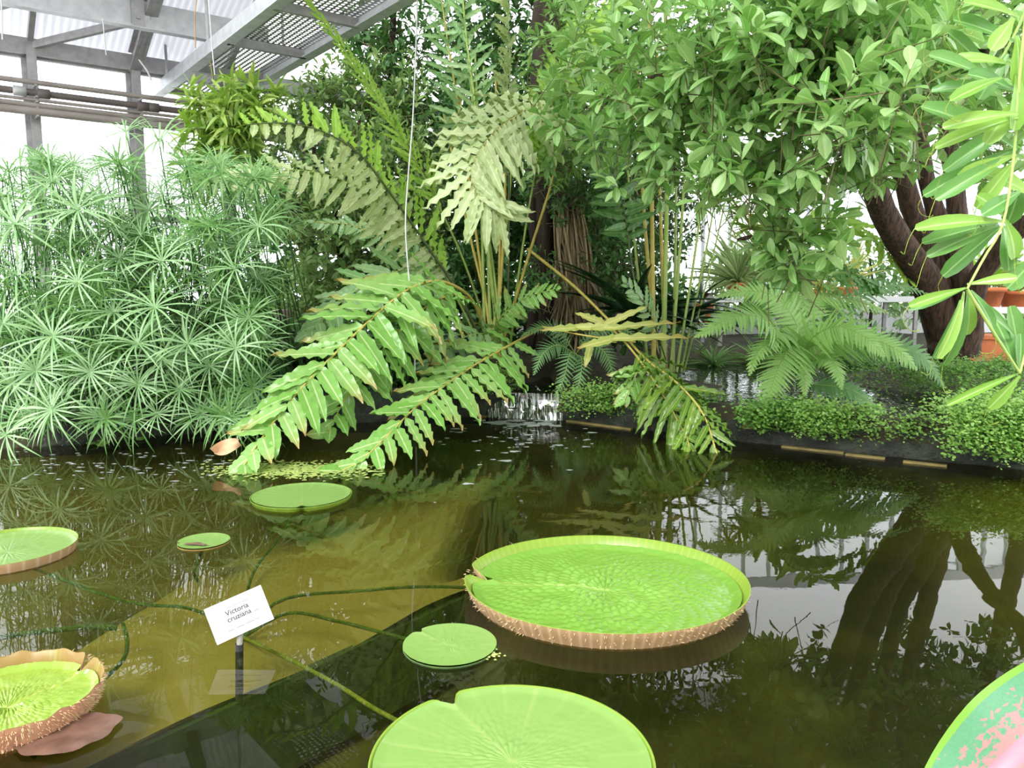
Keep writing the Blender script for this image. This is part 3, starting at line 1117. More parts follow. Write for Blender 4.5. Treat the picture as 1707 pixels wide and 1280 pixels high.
def lily_pad(name, label, cx, cy, R, rim, notch_ang, mat, rim_in, rim_out, ry=1.0, lattice=0.012, spines=0, petiole_to=None, rings=44, seg=180, tilt=0.0,
             flare=1.06, ruffle=0.0, pet_mat='petiole', nribs=24):
    root = thing(name, label, 'lily pad', (cx, cy, 0), 'giant water lily pads on the pool')
    th = np.linspace(0, 2 * np.pi, seg + 1)
    gap = 0.035

    def edge_r(a):
        d = abs((a - notch_ang + math.pi) % (2 * math.pi) - math.pi)
        return 1 - 0.14 * math.exp(-(d / 0.07) ** 2)
    V, A = [], []
    for i in range(rings + 1):
        f = i / rings
        for a in th[:-1]:
            r = R * f * edge_r(a)
            # ribs fork outward: twice as many past a third of the radius, again past two thirds
            n = nribs * (1 if f < 0.3 else (2 if f < 0.62 else 4)) / 2
            rel = 1 - abs(math.sin(n * (a - notch_ang)))
            rib = rel ** 8 if f > 0.04 else 1
            cr_ = 1 - abs(math.sin(math.pi * f * 11 + 0.4 * math.sin(a * 9)))
            cross_ = cr_ ** 8
            d = abs((a - notch_ang + math.pi) % (2 * math.pi) - math.pi)
            mid = math.exp(-(d * f / 0.02) ** 2)
            vein = max(rib * 0.9, mid)
            amp = lattice * min(1, f * 6) * (1.1 - 0.85 * f)
            sec = int(n * (a - notch_ang) / math.pi)
            rph = math.pi * (f * 10 + 0.37 * sec + 0.25 * noise.noise(Vector((a * 2, f * 3, 1.5))))
            cell = math.sqrt(abs(math.sin(n * (a - notch_ang)))) * abs(math.sin(rph)) ** 0.6
            z = (0.016 if rim else 0.005) + amp * cell * (0.75 + 0.9 * noise.noise(Vector((f * 7 * math.cos(a), f * 7 * math.sin(a), cx)))) + 0.01 * f ** 3
            V.append((r * math.cos(a), r * math.sin(a) * ry, z + 0.4 * rim * max(0, f - 0.93) / 0.07 * 0.5 * (1 if rim else 0)))
            A.append(vein)
    s = seg
    Qd = [(i * s + j, (i + 1) * s + j, (i + 1) * s + (j + 1) % s, i * s + (j + 1) % s) for i in range(rings) for j in range(s)]
    wm = Matrix.Translation((cx, cy, 0)) @ Matrix.Rotation(tilt, 4, 'X')
    link('blade', quads_mesh('blade', V, Qd, mat, attr=A), root, wm)
    # underside
    Vu = [(R * 0.985 * f * edge_r(a) * math.cos(a), R * 0.985 * f * edge_r(a) * math.sin(a) * ry, -0.012 if rim else -0.002) for f in (0.0, 1.0) for a in th[:-1]]
    Qu = [(j, (j + 1) % s, s + (j + 1) % s, s + j) for j in range(s)]
    link('underside', quads_mesh('underside', Vu, Qu, rim_out, attr=np.zeros(len(Vu))), root, wm)
    # upturned rim: outer face pink, inner face green
    prof = [(0.985, -0.012, 1), (1.0, 0.01, 1), (1.0 + (flare - 1) * 0.5, 0.5, 1), (flare, 0.97, 1), (flare, 1.0, 0), (flare - 0.012, 0.97, 0), (1.0 + (flare - 1) * 0.5 - 0.015, 0.5, 0), (0.975, 0.16, 0)]
    V, A, M = [], [], []
    hh = max(rim, 0.007)
    for k, (rr, hz, m) in enumerate(prof):
        for j, a in enumerate(th[:-1]):
            d = abs((a - notch_ang + math.pi) % (2 * math.pi) - math.pi)
            dip = 1 - 0.55 * math.exp(-(d / 0.06) ** 2)
            wob = 1 + ruffle * math.sin(a * 13 + 1.0) + ruffle * 0.7 * math.sin(a * 23)
            r = R * rr * edge_r(a) * (1 + ruffle * 0.12 * hz * math.sin(a * 17)) * (1 + (0.006 * (1 - abs(math.sin(a * 48))) if m and 0 < k < 3 else 0))
            z = hh * hz * dip * wob if hz > 0.02 else (hz if rim else -0.002)
            V.append((r * math.cos(a), r * math.sin(a) * ry, z))
            A.append((1 - abs(math.sin(a * 48))) ** 6)
    np_ = len(prof)
    Qr = [(k * s + j, k * s + (j + 1) % s, (k + 1) * s + (j + 1) % s, (k + 1) * s + j) for k in range(np_ - 1) for j in range(s)]
    Mi = [0 if k < 3 else 1 for k in range(np_ - 1) for j in range(s)]
    link('rim', quads_mesh('rim', V, Qr, [rim_out, rim_in], attr=A, midx=Mi), root, wm)
    if spines:
        mb = MB()
        for _ in range(spines):
            a = random.uniform(0, 2 * math.pi)
            hz = random.uniform(-0.02, 0.98)
            r = R * (1 + (flare - 1) * hz)
            p = Vector((r * math.cos(a), r * math.sin(a) * ry, hh * hz))
            o_ = Vector((math.cos(a), math.sin(a), random.uniform(-0.5, 0.5))).normalized()
            L = random.uniform(0.008, 0.018)
            mb.tube([p, p + o_ * L], [0.0022, 0.0003], 4)
        Vv, Qq, _m = mb.data()
        link('spines', quads_mesh('spines', Vv, Qq, 'spine'), root, wm, 'stuff')
    if petiole_to is not None:
        mb = MB()
        c = Vector((cx, cy, -0.02))
        mb.tube(smooth_pts([c] + [Vector(q) for q in petiole_to], 26), 0.0085, 8)
        mb.build('petiole', pet_mat, root)
    return root


CROWN = W(405, 1062, -0.20)
crw = tuple(CROWN)
cA = (0.46, 3.71)
lily_pad('lily_pad', 'largest lily pad, quilted bright green with a pinkish upturned rim, mid pool', cA[0], cA[1], 0.655, 0.088, math.radians(172), 'pad_green', 'rim_inner', 'rim_outer',
         ry=0.93, lattice=0.022, spines=500, petiole_to=[W(740, 978, -0.04), W(600, 985, -0.06), W(470, 1000, -0.10), crw], rings=96, seg=384)
lily_pad('lily_pad', 'smooth pale green lily pad nearest the camera, cut by the frame', 0.0, 2.30, 0.435, 0.035, math.radians(123), 'pad_pale', 'rim_inner', 'rim_inner', lattice=0.006,
         petiole_to=[W(650, 1195, -0.03), W(560, 1140, -0.06), W(480, 1098, -0.10), crw], pet_mat='petiole_light', flare=1.03, nribs=28)
lily_pad('lily_pad', 'small flat round lily pad touching the largest pad', -0.262, 3.13, 0.197, 0.0, math.radians(140), 'pad_pale', 'pad_pale', 'algae', lattice=0.004, flare=1.0,
         petiole_to=[W(640, 1055, -0.03), W(560, 1035, -0.06), W(480, 1022, -0.08), crw], rings=24, seg=120)
lily_pad('lily_pad', 'light green lily pad floating below the drooping fern frond', -1.51, 5.46, 0.345, 0.03, math.radians(-75), 'pad_pale', 'rim_inner', 'rim_inner', lattice=0.002, flare=1.03,
         petiole_to=[W(470, 890, -0.08), W(420, 960, -0.15), crw], rings=24, seg=120)
pad_e = lily_pad('lily_pad', 'smallest yellowing lily pad with a brown blotch', -1.83, 4.48, 0.148, 0.0, math.radians(200), 'pad_pale', 'pad_pale', 'rim_inner_red', lattice=0.002, flare=1.0,
         petiole_to=[W(325, 950, -0.1), W(330, 970, -0.18)], rings=16, seg=90)
lily_pad('lily_pad', 'half-seen lily pad with raised rim at the far left', -2.86, 4.27, 0.345, 0.055, math.radians(-78), 'pad_pale', 'rim_inner', 'rim_outer', lattice=0.005, flare=1.03,
         petiole_to=[W(200, 1000, -0.05), W(320, 1015, -0.1), crw], rings=24, seg=160)
lily_pad('lily_pad', 'young cupped lily pad with a tall spiny reddish rim', -1.80, 2.62, 0.29, 0.085, math.radians(58), 'pad_young', 'rim_inner_red', 'rim_outer_spiny', lattice=0.02, spines=1500,
         flare=1.07, ruffle=0.05, petiole_to=[(-1.75, 2.72, -0.3)], rings=30, seg=200, nribs=30)
# brown floating dead pad
dl = W(112, 1226, 0.006)
V, A = [], []
for i in range(9):
    for j in range(48):
        a = 2 * math.pi * j / 48
        r = i / 8 * (1 + 0.06 * math.sin(3 * a) + 0.04 * math.sin(7 * a))
        x, y = 0.16 * r * math.cos(a), 0.115 * r * math.sin(a)
        V.append((x * 0.9 - y * 0.44, x * 0.44 + y * 0.9, 0.004 + 0.006 * noise.noise(Vector((x * 20, y * 20, 0))) + 0.004 * r))
Qd = [(i * 48 + j, (i + 1) * 48 + j, (i + 1) * 48 + (j + 1) % 48, i * 48 + (j + 1) % 48) for i in range(8) for j in range(48)]
me = quads_mesh('floating_dead_leaf', V, Qd, 'floating_leaf')
tag(link('floating_dead_leaf', me, None, Matrix.Translation(dl)), 'brown decaying leaf floating beside the spiny young pad', 'leaf')

# ------------------------------------------------------------------ plant label
sb = W(399, 1084, 0)
sign = thing('plant_label', 'white tilted plant label reading Victoria cruziana on a stake', 'plant label', (sb.x, sb.y, -0.2))
Ys = sb.y + 0.0
CAMP0 = Vector((0, 0, CAMZ))
cc = P(399, 1024, Ys + 0.02)
ez = ((CAMP0 - cc).normalized() + Vector((0.05, 0, 0.10))).normalized()
e0 = Vector((0, 0, 1)).cross(ez).normalized()
e1 = ez.cross(e0)
ra = math.radians(16.5)
ex = e0 * math.cos(ra) + e1 * math.sin(ra)
ey = ez.cross(ex)
sc_ = (cc - CAMP0).length / F
wid, hei = 85 * sc_ * 1.02, 55 * sc_ * 1.02
R3 = Matrix((ex, ey, ez)).transposed()
m_ = MB()
m_.box((0, 0, 0), (wid, hei, 0.004))
wmS = Matrix.Translation(cc) @ R3.to_4x4()
V, Q, M = m_.data()
link('board', quads_mesh('board', V, Q, 'sign_white', smooth=False), sign, wmS)
m_ = MB()
m_.tube([cc - ez * 0.012 - ey * 0.03, Vector((sb.x + 0.004, sb.y + 0.0, 0.06)), Vector((sb.x + 0.002, sb.y, 0.028))], 0.013, 8)
m_.build('stake', 'stake_grey', sign)
m_ = MB()
m_.tube([Vector((sb.x + 0.002, sb.y, 0.03)), Vector((sb.x, sb.y, 0.0)), Vector((sb.x - 0.01, sb.y, -0.22))], 0.017, 8)
m_.build('stake_foot', 'stake_black', sign)


def text_mesh(body, size):
    cu = bpy.data.curves.new('lettering', 'FONT')
    cu.body = body
    cu.size = size
    cu.align_x = 'CENTER'
    cu.offset = 0.0006
    o = bpy.data.objects.new('lettering', cu)
    COL.objects.link(o)
    dg = bpy.context.evaluated_depsgraph_get()
    me = bpy.data.meshes.new_from_object(o.evaluated_get(dg))
    bpy.data.objects.remove(o)
    bpy.data.curves.remove(cu)
    return me


for body, yy, size in (('Victoria', 0.014, 0.030), ('cruziana', -0.013, 0.030)):
    me = text_mesh(body, size)
    me.name = 'lettering'
    me.materials.clear()
    me.materials.append(MATS['sign_print'])
    link('lettering', me, sign, wmS @ Matrix.Translation((-0.002, yy, 0.0028)))
mb = MB()
for x0_, x1_, yy, hgt in ((-0.04, -0.018, 0.044, .004), (-0.012, 0.02, 0.044, .004), (0.026, 0.05, 0.044, .004), (0.058, 0.078, -0.012, .006),
                          (-0.062, -0.036, -0.046, .005), (-0.026, 0.004, -0.046, .005), (0.012, 0.046, -0.046, .005), (0.05, 0.07, -0.046, .004)):
    mb.box(((x0_ + x1_) / 2, yy, 0.0026), (x1_ - x0_, hgt, 0.0008))
V, Q, M = mb.data()
link('small_print', quads_mesh('small_print', V, Q, 'sign_print_faint', smooth=False), sign, wmS, 'stuff')

# ------------------------------------------------------------------ waterfall, foam, floating weed
wf = thing('waterfall', 'little waterfall spilling over the stone lip into the pool', 'waterfall', (FALL.x, FALL.y, 0))
fw = 0.43


def fallfn(v, u):
    x = FALL.x + (u - 0.5) * 2 * fw
    n1 = 0.018 * noise.noise(Vector((x * 14, v * 2, 0)))
    return (x, bank_y(x) + 0.06 - 0.15 * (1 - math.cos(v * 1.5)) + n1, 0.285 - 0.285 * v + 0.0 * n1)


V, Q, U = sheet(10, 60, fallfn)
link('water_sheet', quads_mesh('water_sheet', V, Q, 'falling_water'), wf)
m_ = MB()
V, Q, U = sheet(8, 24, lambda v, u: (FALL.x + (u - 0.5) * 2.1 * fw, bank_y(FALL.x) + 0.06 + 1.6 * v, 0.285 + 0.01 * noise.noise(Vector((u * 9, v * 12, 0))) + 0.02 * v))
link('stream', quads_mesh('stream', V, Q, 'basin_water'), wf)
m_ = MB()
V, Q, U = sheet(8, 20, lambda v, u: (FALL.x + (u - 0.5) * 2.2 * fw, bank_y(FALL.x) + 0.10 + 0.04 * noise.noise(Vector((u * 8, v * 5, 2))), 0.27 - 0.9 * v))
link('stone_lip', quads_mesh('stone_lip', V, Q, 'wet_stone'), wf)


def flecks(pts, mat, z=0.004):
    """flat irregular flecks lying on the water"""
    V, Q = [], []
    for (x, y, rx, ry, hole) in pts:
        k = 12
        b = len(V)
        ph = random.uniform(0, 6)
        for j in range(k):
            a = 2 * math.pi * j / k
            w_ = 1 + 0.22 * math.sin(3 * a + ph) + 0.12 * math.sin(5 * a + 2 * ph)
            V.append((x + rx * w_ * math.cos(a), y + ry * w_ * math.sin(a), z))
            V.append((x + rx * w_ * hole * math.cos(a), y + ry * w_ * hole * math.sin(a), z + 0.004))
        for j in range(k):
            j2 = (j + 1) % k
            Q.append((b + 2 * j, b + 2 * j2, b + 2 * j2 + 1, b + 2 * j + 1))
    return V, Q


V, Q = flecks([(-1.86, 4.42, 0.055, 0.022, 0.05), (-1.80, 4.40, 0.025, 0.012, 0.05)], 'floating_leaf', 0.016)
link('brown_blotch', quads_mesh('brown_blotch', V, Q, 'floating_leaf', smooth=False), pad_e)
pts = []
for _ in range(70):
    px = random.gauss(855, 75)
    py = 712 + abs(random.gauss(0, 26))
    if not 700 < px < 1010:
        continue
    p = W(px, py)
    r = random.uniform(0.006, 0.024) * (1 if random.random() < 0.85 else 1.7)
    pts.append((p.x, p.y, r * 1.5, r, random.choice((0.05, 0.05, 0.05, 0.6))))
for _ in range(26):
    px = 800 + 140 * random.random()
    p = W(px, 700 + 10 * random.random())
    pts.append((p.x, p.y - 0.03, 0.07, 0.06, 0.05))
for _ in range(90):
    p = W(random.uniform(20, 380), random.gauss(775, 14))
    r = random.uniform(0.008, 0.02)
    pts.append((p.x, p.y, r * 1.8, r * 0.7, 0.05))
V, Q = flecks(pts, 'foam')
tag(link('foam', quads_mesh('foam', V, Q, 'foam', smooth=False)), 'white foam flecks drifting on the water below the fall', 'foam', kind='stuff')

pts = []
while len(pts) < 1100:
    px, py = random.gauss(490, 75), random.gauss(783, 7)
    if 335 < px < 640 and 768 < py < 803:
        p = W(px, py)
        r = random.uniform(0.008, 0.02)
        pts.append((p.x, p.y, r, r, 0.1))
for _ in range(25):
    p = W(random.gauss(820, 9), random.gauss(1094, 4))
    pts.append((p.x, p.y, 0.006, 0.006, 0.1))
V, Q = flecks(pts, 'duckweed', 0.006)
tag(link('duckweed', quads_mesh('duckweed', V, Q, 'duckweed', smooth=False)), 'yellow-green duckweed raft under the drooping frond tip', 'duckweed', kind='stuff')

# small round pennywort leaves at the foot of the sedge
pw = thing('pennywort', 'small round pale pads floating at the foot of the sedge', 'water plant', W(150, 735))
obs = template_mesh('leaf', sheet(3, 8, lambda v, u: (v * 0.5 * math.cos(u * 6.0 + 0.3), v * 0.5 * math.sin(u * 6.0 + 0.3), 0.02 * v)), 'pad_pale')
for k in range(26):
    p = W(random.uniform(100, 240), random.uniform(716, 742), 0.02)
    s_ = random.uniform(0.05, 0.09)
    link('leaf', obs, pw, Matrix.Translation(p) @ Matrix.Rotation(random.uniform(0, 6), 4, 'Z') @ Matrix.Rotation(0.25, 4, 'X') @ Matrix.Scale(s_, 4))

# submerged algae stems lying across the bed
for k, (pts_, r, lab) in enumerate((([W(0, 1062, -0.03), W(80, 1052, -0.03), W(150, 1045, -0.03), W(195, 1047, -0.05)], 0.013, 'grey-green dead stalk lying just under the surface behind the spiny pad'),
                                    ([W(205, 1040, -0.06), W(212, 1070, -0.05), W(205, 1100, -0.05), W(165, 1140, -0.05)], 0.009, 'bent dead stalk under water beside the spiny pad'))):
    m_ = MB()
    m_.tube(smooth_pts(pts_, 20), r, 8)
    tag(m_.build('sunken_stalk', 'petiole'), lab, 'stalk')

# ------------------------------------------------------------------ plants: shared builders
UP = Vector((0, 0, 1))
CAMP = Vector((0, 0, CAMZ))


def frond(root, pts, n, L, w, mat, face, f0=0.25, ang=(62, 28), droop=0.15, rad=(0.014, 0.004), rmat='stalk_green', tm=PIN, key='pinna',
          prof=None, jit=0.12, name='frond', lname='leaflet', label=None, npts=44, twist=0.0, sides=(1, -1), ang2=None):
    """a fern frond: stalk through pts with n pairs of leaflets from fraction f0 to the tip"""
    c = smooth_pts(pts, npts)
    base = Vector(c[0])
    mb = MB()
    mb.tube(c - np.array(base), list(rad), 6)
    V, Q, M = mb.data()
    fr = link(name, quads_mesh(name, V, Q, rmat), root, Matrix.Translation(base), label=label)
    t = np.gradient(c, axis=0)
    for i in range(n):
        s = (i + 0.5) / n
        for sd in sides:
            q = f0 + (1 - f0) * min(0.999, s + (0.25 / n if sd > 0 else -0.2 / n))
            x = q * (npts - 1)
            k = min(int(x), npts - 2)
            p = Vector(c[k] * (1 - (x - k)) + c[k + 1] * (x - k))
            tg = Vector(t[k]).normalized()
            fv = face if isinstance(face, Vector) else Vector(face)
            nr = (fv - tg * fv.dot(tg))
            if nr.length < 0.05:
                nr = UP - tg * tg.z
            nr.normalize()
            side = tg.cross(nr) * sd
            ag_ = ang2 if (ang2 and sd < 0) else ang
            a = math.radians(ag_[0] + (ag_[1] - ag_[0]) * s)
            d = side * math.sin(a) + tg * math.cos(a)
            d = d + Vector((random.gauss(0, jit), random.gauss(0, jit), random.gauss(0, jit) - droop))
            nn = nr + Vector((random.gauss(0, jit), random.gauss(0, jit), random.gauss(0, jit))) + side * twist
            ln = L * (prof(s) if prof else min(1, 0.55 + s * 3.0) * (1 - 0.75 * s ** 2.6)) * random.uniform(0.9, 1.08)
            ww = w * (0.75 + 0.25 * ln / L) * random.uniform(0.9, 1.1)
            v = random.randrange(len(tm))
            link(lname, template_mesh('%s_%d' % (key, v), tm[v], mat), fr, mat4(p, d, nn, ww, ln, ln))
    return fr


def pp(*pts):
    return [P(*q) for q in pts]


def sample_blobs(blobs, n, bias=0.45):
    """points in ellipsoids given as (px, py, Y, rx_px, ry_px, rY, weight)"""
    wts = np.array([b[6] for b in blobs], dtype=float)
    idx = rng.choice(len(blobs), n, p=wts / wts.sum())
    pos, out = [], []
    for i in idx:
        px, py, Y, rx, ry, rY, _ = blobs[i]
        v = rng.normal(size=3)
        v /= np.linalg.norm(v)
        r = rng.random() ** bias
        c = P(px, py, Y)
        k = Y / F
        pos.append((c.x + v[0] * r * rx * k, c.y + v[1] * r * rY, c.z + v[2] * r * ry * k))
        out.append(v)
    return np.array(pos), np.array(out)


def leafage(root, blobs, twigs, per, ll, lw, mat, T=OBO, key='obovate', n_obj=100, twig_len=0.16, upb=0.5, outb=0.6, spread=(75, 25), twig_mat='twig',
            twig_r=0.004, tail=0.25, minz=0.35, lname='leaf', back=None):
    """leafy twigs filling the blobs; the nearest n_obj leaves are separate parts, the rest one mass"""
    tp, to = sample_blobs(blobs, twigs)
    ok = tp[:, 2] > minz
    tp, to = tp[ok], to[ok]
    m = len(tp)
    td = to * outb + rng.normal(size=(m, 3)) * 0.45 + np.array([0, -0.15, upb])
    td /= np.linalg.norm(td, axis=1)[:, None]
    ref = np.where(np.abs(td[:, 2:3]) < 0.9, np.array([[0, 0, 1.0]]), np.array([[1.0, 0, 0]]))
    a = np.cross(td, ref)
    a /= np.linalg.norm(a, axis=1)[:, None]
    b = np.cross(td, a)
    pos, dirs, nrm, sx, sy = [], [], [], [], []
    ph = rng.random(m) * 6.28
    for k in range(per):
        f = k / max(1, per - 1)
        az = ph + k * 2.4 + rng.normal(size=m) * 0.25
        el = np.radians(spread[0] + (spread[1] - spread[0]) * f + rng.normal(size=m) * 10)
        rad_ = np.cos(az)[:, None] * a + np.sin(az)[:, None] * b
        d = rad_ * np.sin(el)[:, None] + td * np.cos(el)[:, None]
        d[:, 2] -= 0.12
        pos.append(tp - td * (twig_len * (1 - f))[..., None] if np.ndim(f) else tp - td * twig_len * (1 - f))
        dirs.append(d)
        nrm.append(td * 0.6 + np.array([0, -0.1, 0.75]) + rng.normal(size=(m, 3)) * 0.25)
        s = rng.uniform(0.7, 1.15, m) * (1.0 - 0.25 * abs(f - 0.4))
        sx.append(lw * s)
        sy.append(ll * s)
    pos, dirs, nrm = np.concatenate(pos), np.concatenate(dirs), np.concatenate(nrm)
    sx, sy = np.concatenate(sx), np.concatenate(sy)
    # the ones that show largest: near the eye and inside the frame
    dist = np.linalg.norm(pos - np.array([0, 0, CAMZ]), axis=1)
    elev = (pos[:, 2] - CAMZ) / pos[:, 1]
    az = np.abs(pos[:, 0] / pos[:, 1])
    score = dist + np.where(elev > 0.345, 50, 0) + np.where(az > 0.65, 50, 0)
    order = np.argsort(score)
    first, rest = order[:n_obj], order[n_obj:]
    for i in first:
        v = int(i) % len(T)
        link(lname, template_mesh('%s_%d' % (key, v), T[v], mat), root, mat4(pos[i], dirs[i], nrm[i], sx[i], sy[i], sy[i]))
    mb = []
    for v in range(len(T)):
        r = rest[rest % len(T) == v]
        if len(r):
            mb.append(batch(T[v], pos[r], dirs[r], nrm[r], sx[r], sy[r]))
    off = 0
    Vs, Qs, Us = [], [], []
    for V, Q, U in mb:
        Vs.append(V)
        Qs.append(Q + off)
        Us.append(U)
        off += len(V)
    if Vs:
        link('foliage', quads_mesh('foliage', np.concatenate(Vs), np.concatenate(Qs), mat, uv=np.concatenate(Us)), root, kind='stuff')
    # twigs
    if twig_r:
        k = 3
        st = tp - td * (twig_len + tail)
        st[:, 2] -= 0.02
        th = np.arange(3) * 2.094
        ring = np.cos(th)[None, :, None] * a[:, None, :] + np.sin(th)[None, :, None] * b[:, None, :]
        V = np.concatenate([st[:, None, :] + ring * twig_r * 1.4, tp[:, None, :] + ring * twig_r * 0.6], axis=1).reshape(-1, 3)
        q0 = np.array([(0, 1, 4, 3), (1, 2, 5, 4), (2, 0, 3, 5)])
        Q = (q0[None] + (np.arange(m) * 6)[:, None, None]).reshape(-1, 4)
        link('twigs', quads_mesh('twigs', V, Q, twig_mat), root, kind='stuff')
    return tp


def limb(root, pts, rad, mat='bark', name='branch', sides=10, npts=24, rough=0.08):
    c = smooth_pts(pts, npts)
    base = Vector(c[0])
    V, Q = tube(c - c[0], list(rad), sides)
    V = np.array(V)
    for i in range(len(V)):
        nzv = noise.noise(Vector(V[i] * 6.0)) * rough * 0.5 + noise.noise(Vector((V[i][0] * 25, V[i][1] * 25, V[i][2] * 6))) * rough * 0.35
        ctr = c[i // sides] - c[0]
        V[i] = ctr + (V[i] - ctr) * (1 + nzv * 3)
    return link(name, quads_mesh(name, V, Q, mat), root, Matrix.Translation(base))


# ------------------------------------------------------------------ umbrella sedge on the left bank
def whorl_template(nr, length, width, seed):
    r = random.Random(seed)
    Vs, Qs, Us = [], [], []
    off = 0
    for k in range(nr):
        az = 2 * math.pi * (k + r.uniform(-0.3, 0.3)) / nr
        el = r.choice((0.15, 0.32, 0.5, 0.75)) + r.uniform(-0.1, 0.1)
        L = length * r.uniform(0.75, 1.1)
        dr = r.uniform(0.35, 0.75)
        rows = 5
        for i in range(rows + 1):
            v = i / rows
            rr = L * v * math.cos(el) * (1 - 0.12 * v)
            z = L * v * math.sin(el) - dr * L * v * v * 0.8
            wv = width * (0.45 + 1.1 * v if v < 0.35 else 0.84 * (1 - ((v - 0.35) / 0.65) ** 2) + 0.03)
            for u in (-1, 1):
                Vs.append((rr * math.cos(az) - u * wv * math.sin(az), rr * math.sin(az) + u * wv * math.cos(az), z))
                Us.append(((u + 1) / 2, v))
        for i in range(rows):
            b = off + i * 2
            Qs.append((b, b + 1, b + 3, b + 2))
        off += (rows + 1) * 2
    return np.array(Vs), np.array(Qs), np.array(Us)


WH = [quads_mesh('leaf_whorl', *(lambda t: (t[0], t[1], 'sedge_ray', t[2]))(whorl_template(n, 0.50, 0.0108, s))) for n, s in ((22, 1), (18, 2), (26, 3), (20, 4))]
WHD = [quads_mesh('leaf_whorl', *(lambda t: (t[0], t[1], 'sedge_ray_dark', t[2]))(whorl_template(n, 0.48, 0.0108, s))) for n, s in ((24, 5), (18, 6), (22, 7))]

SEDGE = [(40, 'umbrella sedge clump at the far left edge of the pool', 'umbrella sedges on the left bank'),
         (165, 'umbrella sedge clump between the edge clump and the middle of the stand', 'umbrella sedges on the left bank'),
         (285, 'umbrella sedge clump above the widest dark gap over the water', 'umbrella sedges on the left bank'),
         (400, 'umbrella sedge clump nearest the drooping fern fronds', 'umbrella sedges on the left bank')]
clumps = []
for px, lab, grp in SEDGE:
    b = W(px, 722, 0.05)
    b.y += 0.45
    clumps.append(thing('umbrella_sedge', lab, 'sedge', (b.x, b.y, 0.05), grp))
# heads seen clearly in the photograph: (px, py, Y, size)
HEADS = [(130, 350, 7.0, 1.15), (25, 375, 6.9, 1.15), (130, 470, 6.9, .95), (88, 560, 6.7, 1.15), (270, 435, 7.0, 1.05), (258, 512, 6.8, 1.05), (317, 405, 7.2, .95),
         (400, 418, 7.3, 1.0), (392, 448, 7.1, 1.0), (313, 573, 6.9, 1.05), (393, 580, 6.9, 1.0), (415, 530, 7.2, 1.0), (200, 430, 7.3, .9), (150, 620, 6.9, .95),
         (87, 683, 6.75, .95), (5, 540, 6.8, 1.0), (265, 235, 7.6, 1.05), (210, 220, 7.9, .8), (310, 275, 7.8, 1.0), (250, 350, 7.5, 1.0), (80, 270, 7.9, .9), (10, 725, 6.7, 1.0),
         (170, 695, 7.0, .8), (262, 690, 7.1, .7), (350, 610, 7.2, .9), (230, 572, 7.0, 1.0), (270, 600, 7.1, .9), (60, 618, 6.9, .95), (375, 500, 7.4, .9), (190, 520, 7.1, .95),
         (30, 460, 7.1, 1.0), (330, 340, 7.6, 1.0), (400, 340, 8.0, .9), (120, 300, 7.9, 1.0), (180, 380, 7.3, 1.0), (60, 330, 7.6, 1.0), (350, 470, 7.3, .9), (300, 650, 7.1, .8),
         (230, 640, 7.1, .85), (110, 655, 7.0, .85), (440, 470, 7.6, .85), (20, 640, 6.9, .9), (445, 560, 7.5, .75), (470, 345, 8.6, .9), (480, 380, 8.7, .8)]
while len(HEADS) < 470:
    px = random.uniform(-60, 455)
    py = 705 - 440 * random.random() ** 0.85 + (max(0, px - 330) * 0.25)
    Yv = random.uniform(7.1, 9.0)
    if py > 690:
        Yv = random.uniform(6.95, 7.5)
    HEADS.append((px, py, Yv, random.uniform(0.65, 0.95)))
stem_cache = {}
for i, (px, py, Yv, sz) in enumerate(HEADS):
    h = P(px, py, Yv)
    if h.z < 0.12:
        h.z = 0.12
    ci = min(range(4), key=lambda k: abs(SEDGE[k][0] - px) + random.uniform(0, 60))
    c = WM[clumps[ci]].translation
    lean = min(1.0, h.z / 2.0)
    bx = c.x + (h.x - c.x) * random.uniform(0.45, 0.9) + random.gauss(0, 0.1)
    by = bank_y(bx) + random.uniform(0.05, 1.0)
    by = max(by, min(Yv + 0.15, by + 0.3))
    base = Vector((bx, by, 0.06))
    mid = base.lerp(h, 0.5) + Vector((0, 0.06, 0.10 * (h.z)))
    cpts = smooth_pts([base, mid, h], 9)
    V, Q = tube(cpts - cpts[0], [0.009, 0.006], 4)
    st = link('stem', quads_mesh('stem', V, Q, 'sedge_stem'), clumps[ci], Matrix.Translation(base))
    tgt = (Vector(cpts[-1]) - Vector(cpts[-2])).normalized()
    ax = (tgt * 0.6 + Vector((random.gauss(0, 0.25), -0.55 + random.gauss(0, 0.25), 0.55))).normalized()
    q = ax.to_track_quat('Z', 'Y').to_matrix().to_4x4()
    hero = i < 45
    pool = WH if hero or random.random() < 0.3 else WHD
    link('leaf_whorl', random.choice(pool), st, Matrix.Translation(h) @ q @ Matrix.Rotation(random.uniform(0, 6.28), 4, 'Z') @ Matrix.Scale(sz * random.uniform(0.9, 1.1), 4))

# ------------------------------------------------------------------ giant swamp fern in the middle
fern = thing('giant_swamp_fern', 'huge swamp fern with arching fronds drooping over the pool beside the waterfall', 'fern', P(820, 600, 9.7))
TOCAM = Vector((0.05, -0.8, 0.6))
# frond drooping to the left, tip on the duckweed
frond(fern, pp((818, 595, 9.6), (790, 505, 9.1), (740, 470, 8.5), (690, 478, 8.0), (640, 513, 7.6), (560, 588, 7.1), (500, 650, 6.75), (440, 725, 6.45), (398, 790, 6.22)),
      23, 0.68, 0.14, 'fern_green', Vector((-0.15, -0.95, 0.35)), f0=0.34, ang=(56, 26), ang2=(88, 42), droop=0.02, rad=(0.022, 0.006), rmat='stalk_yellow', jit=0.16, tm=PIN, label='drooping frond with its tip on the duckweed')
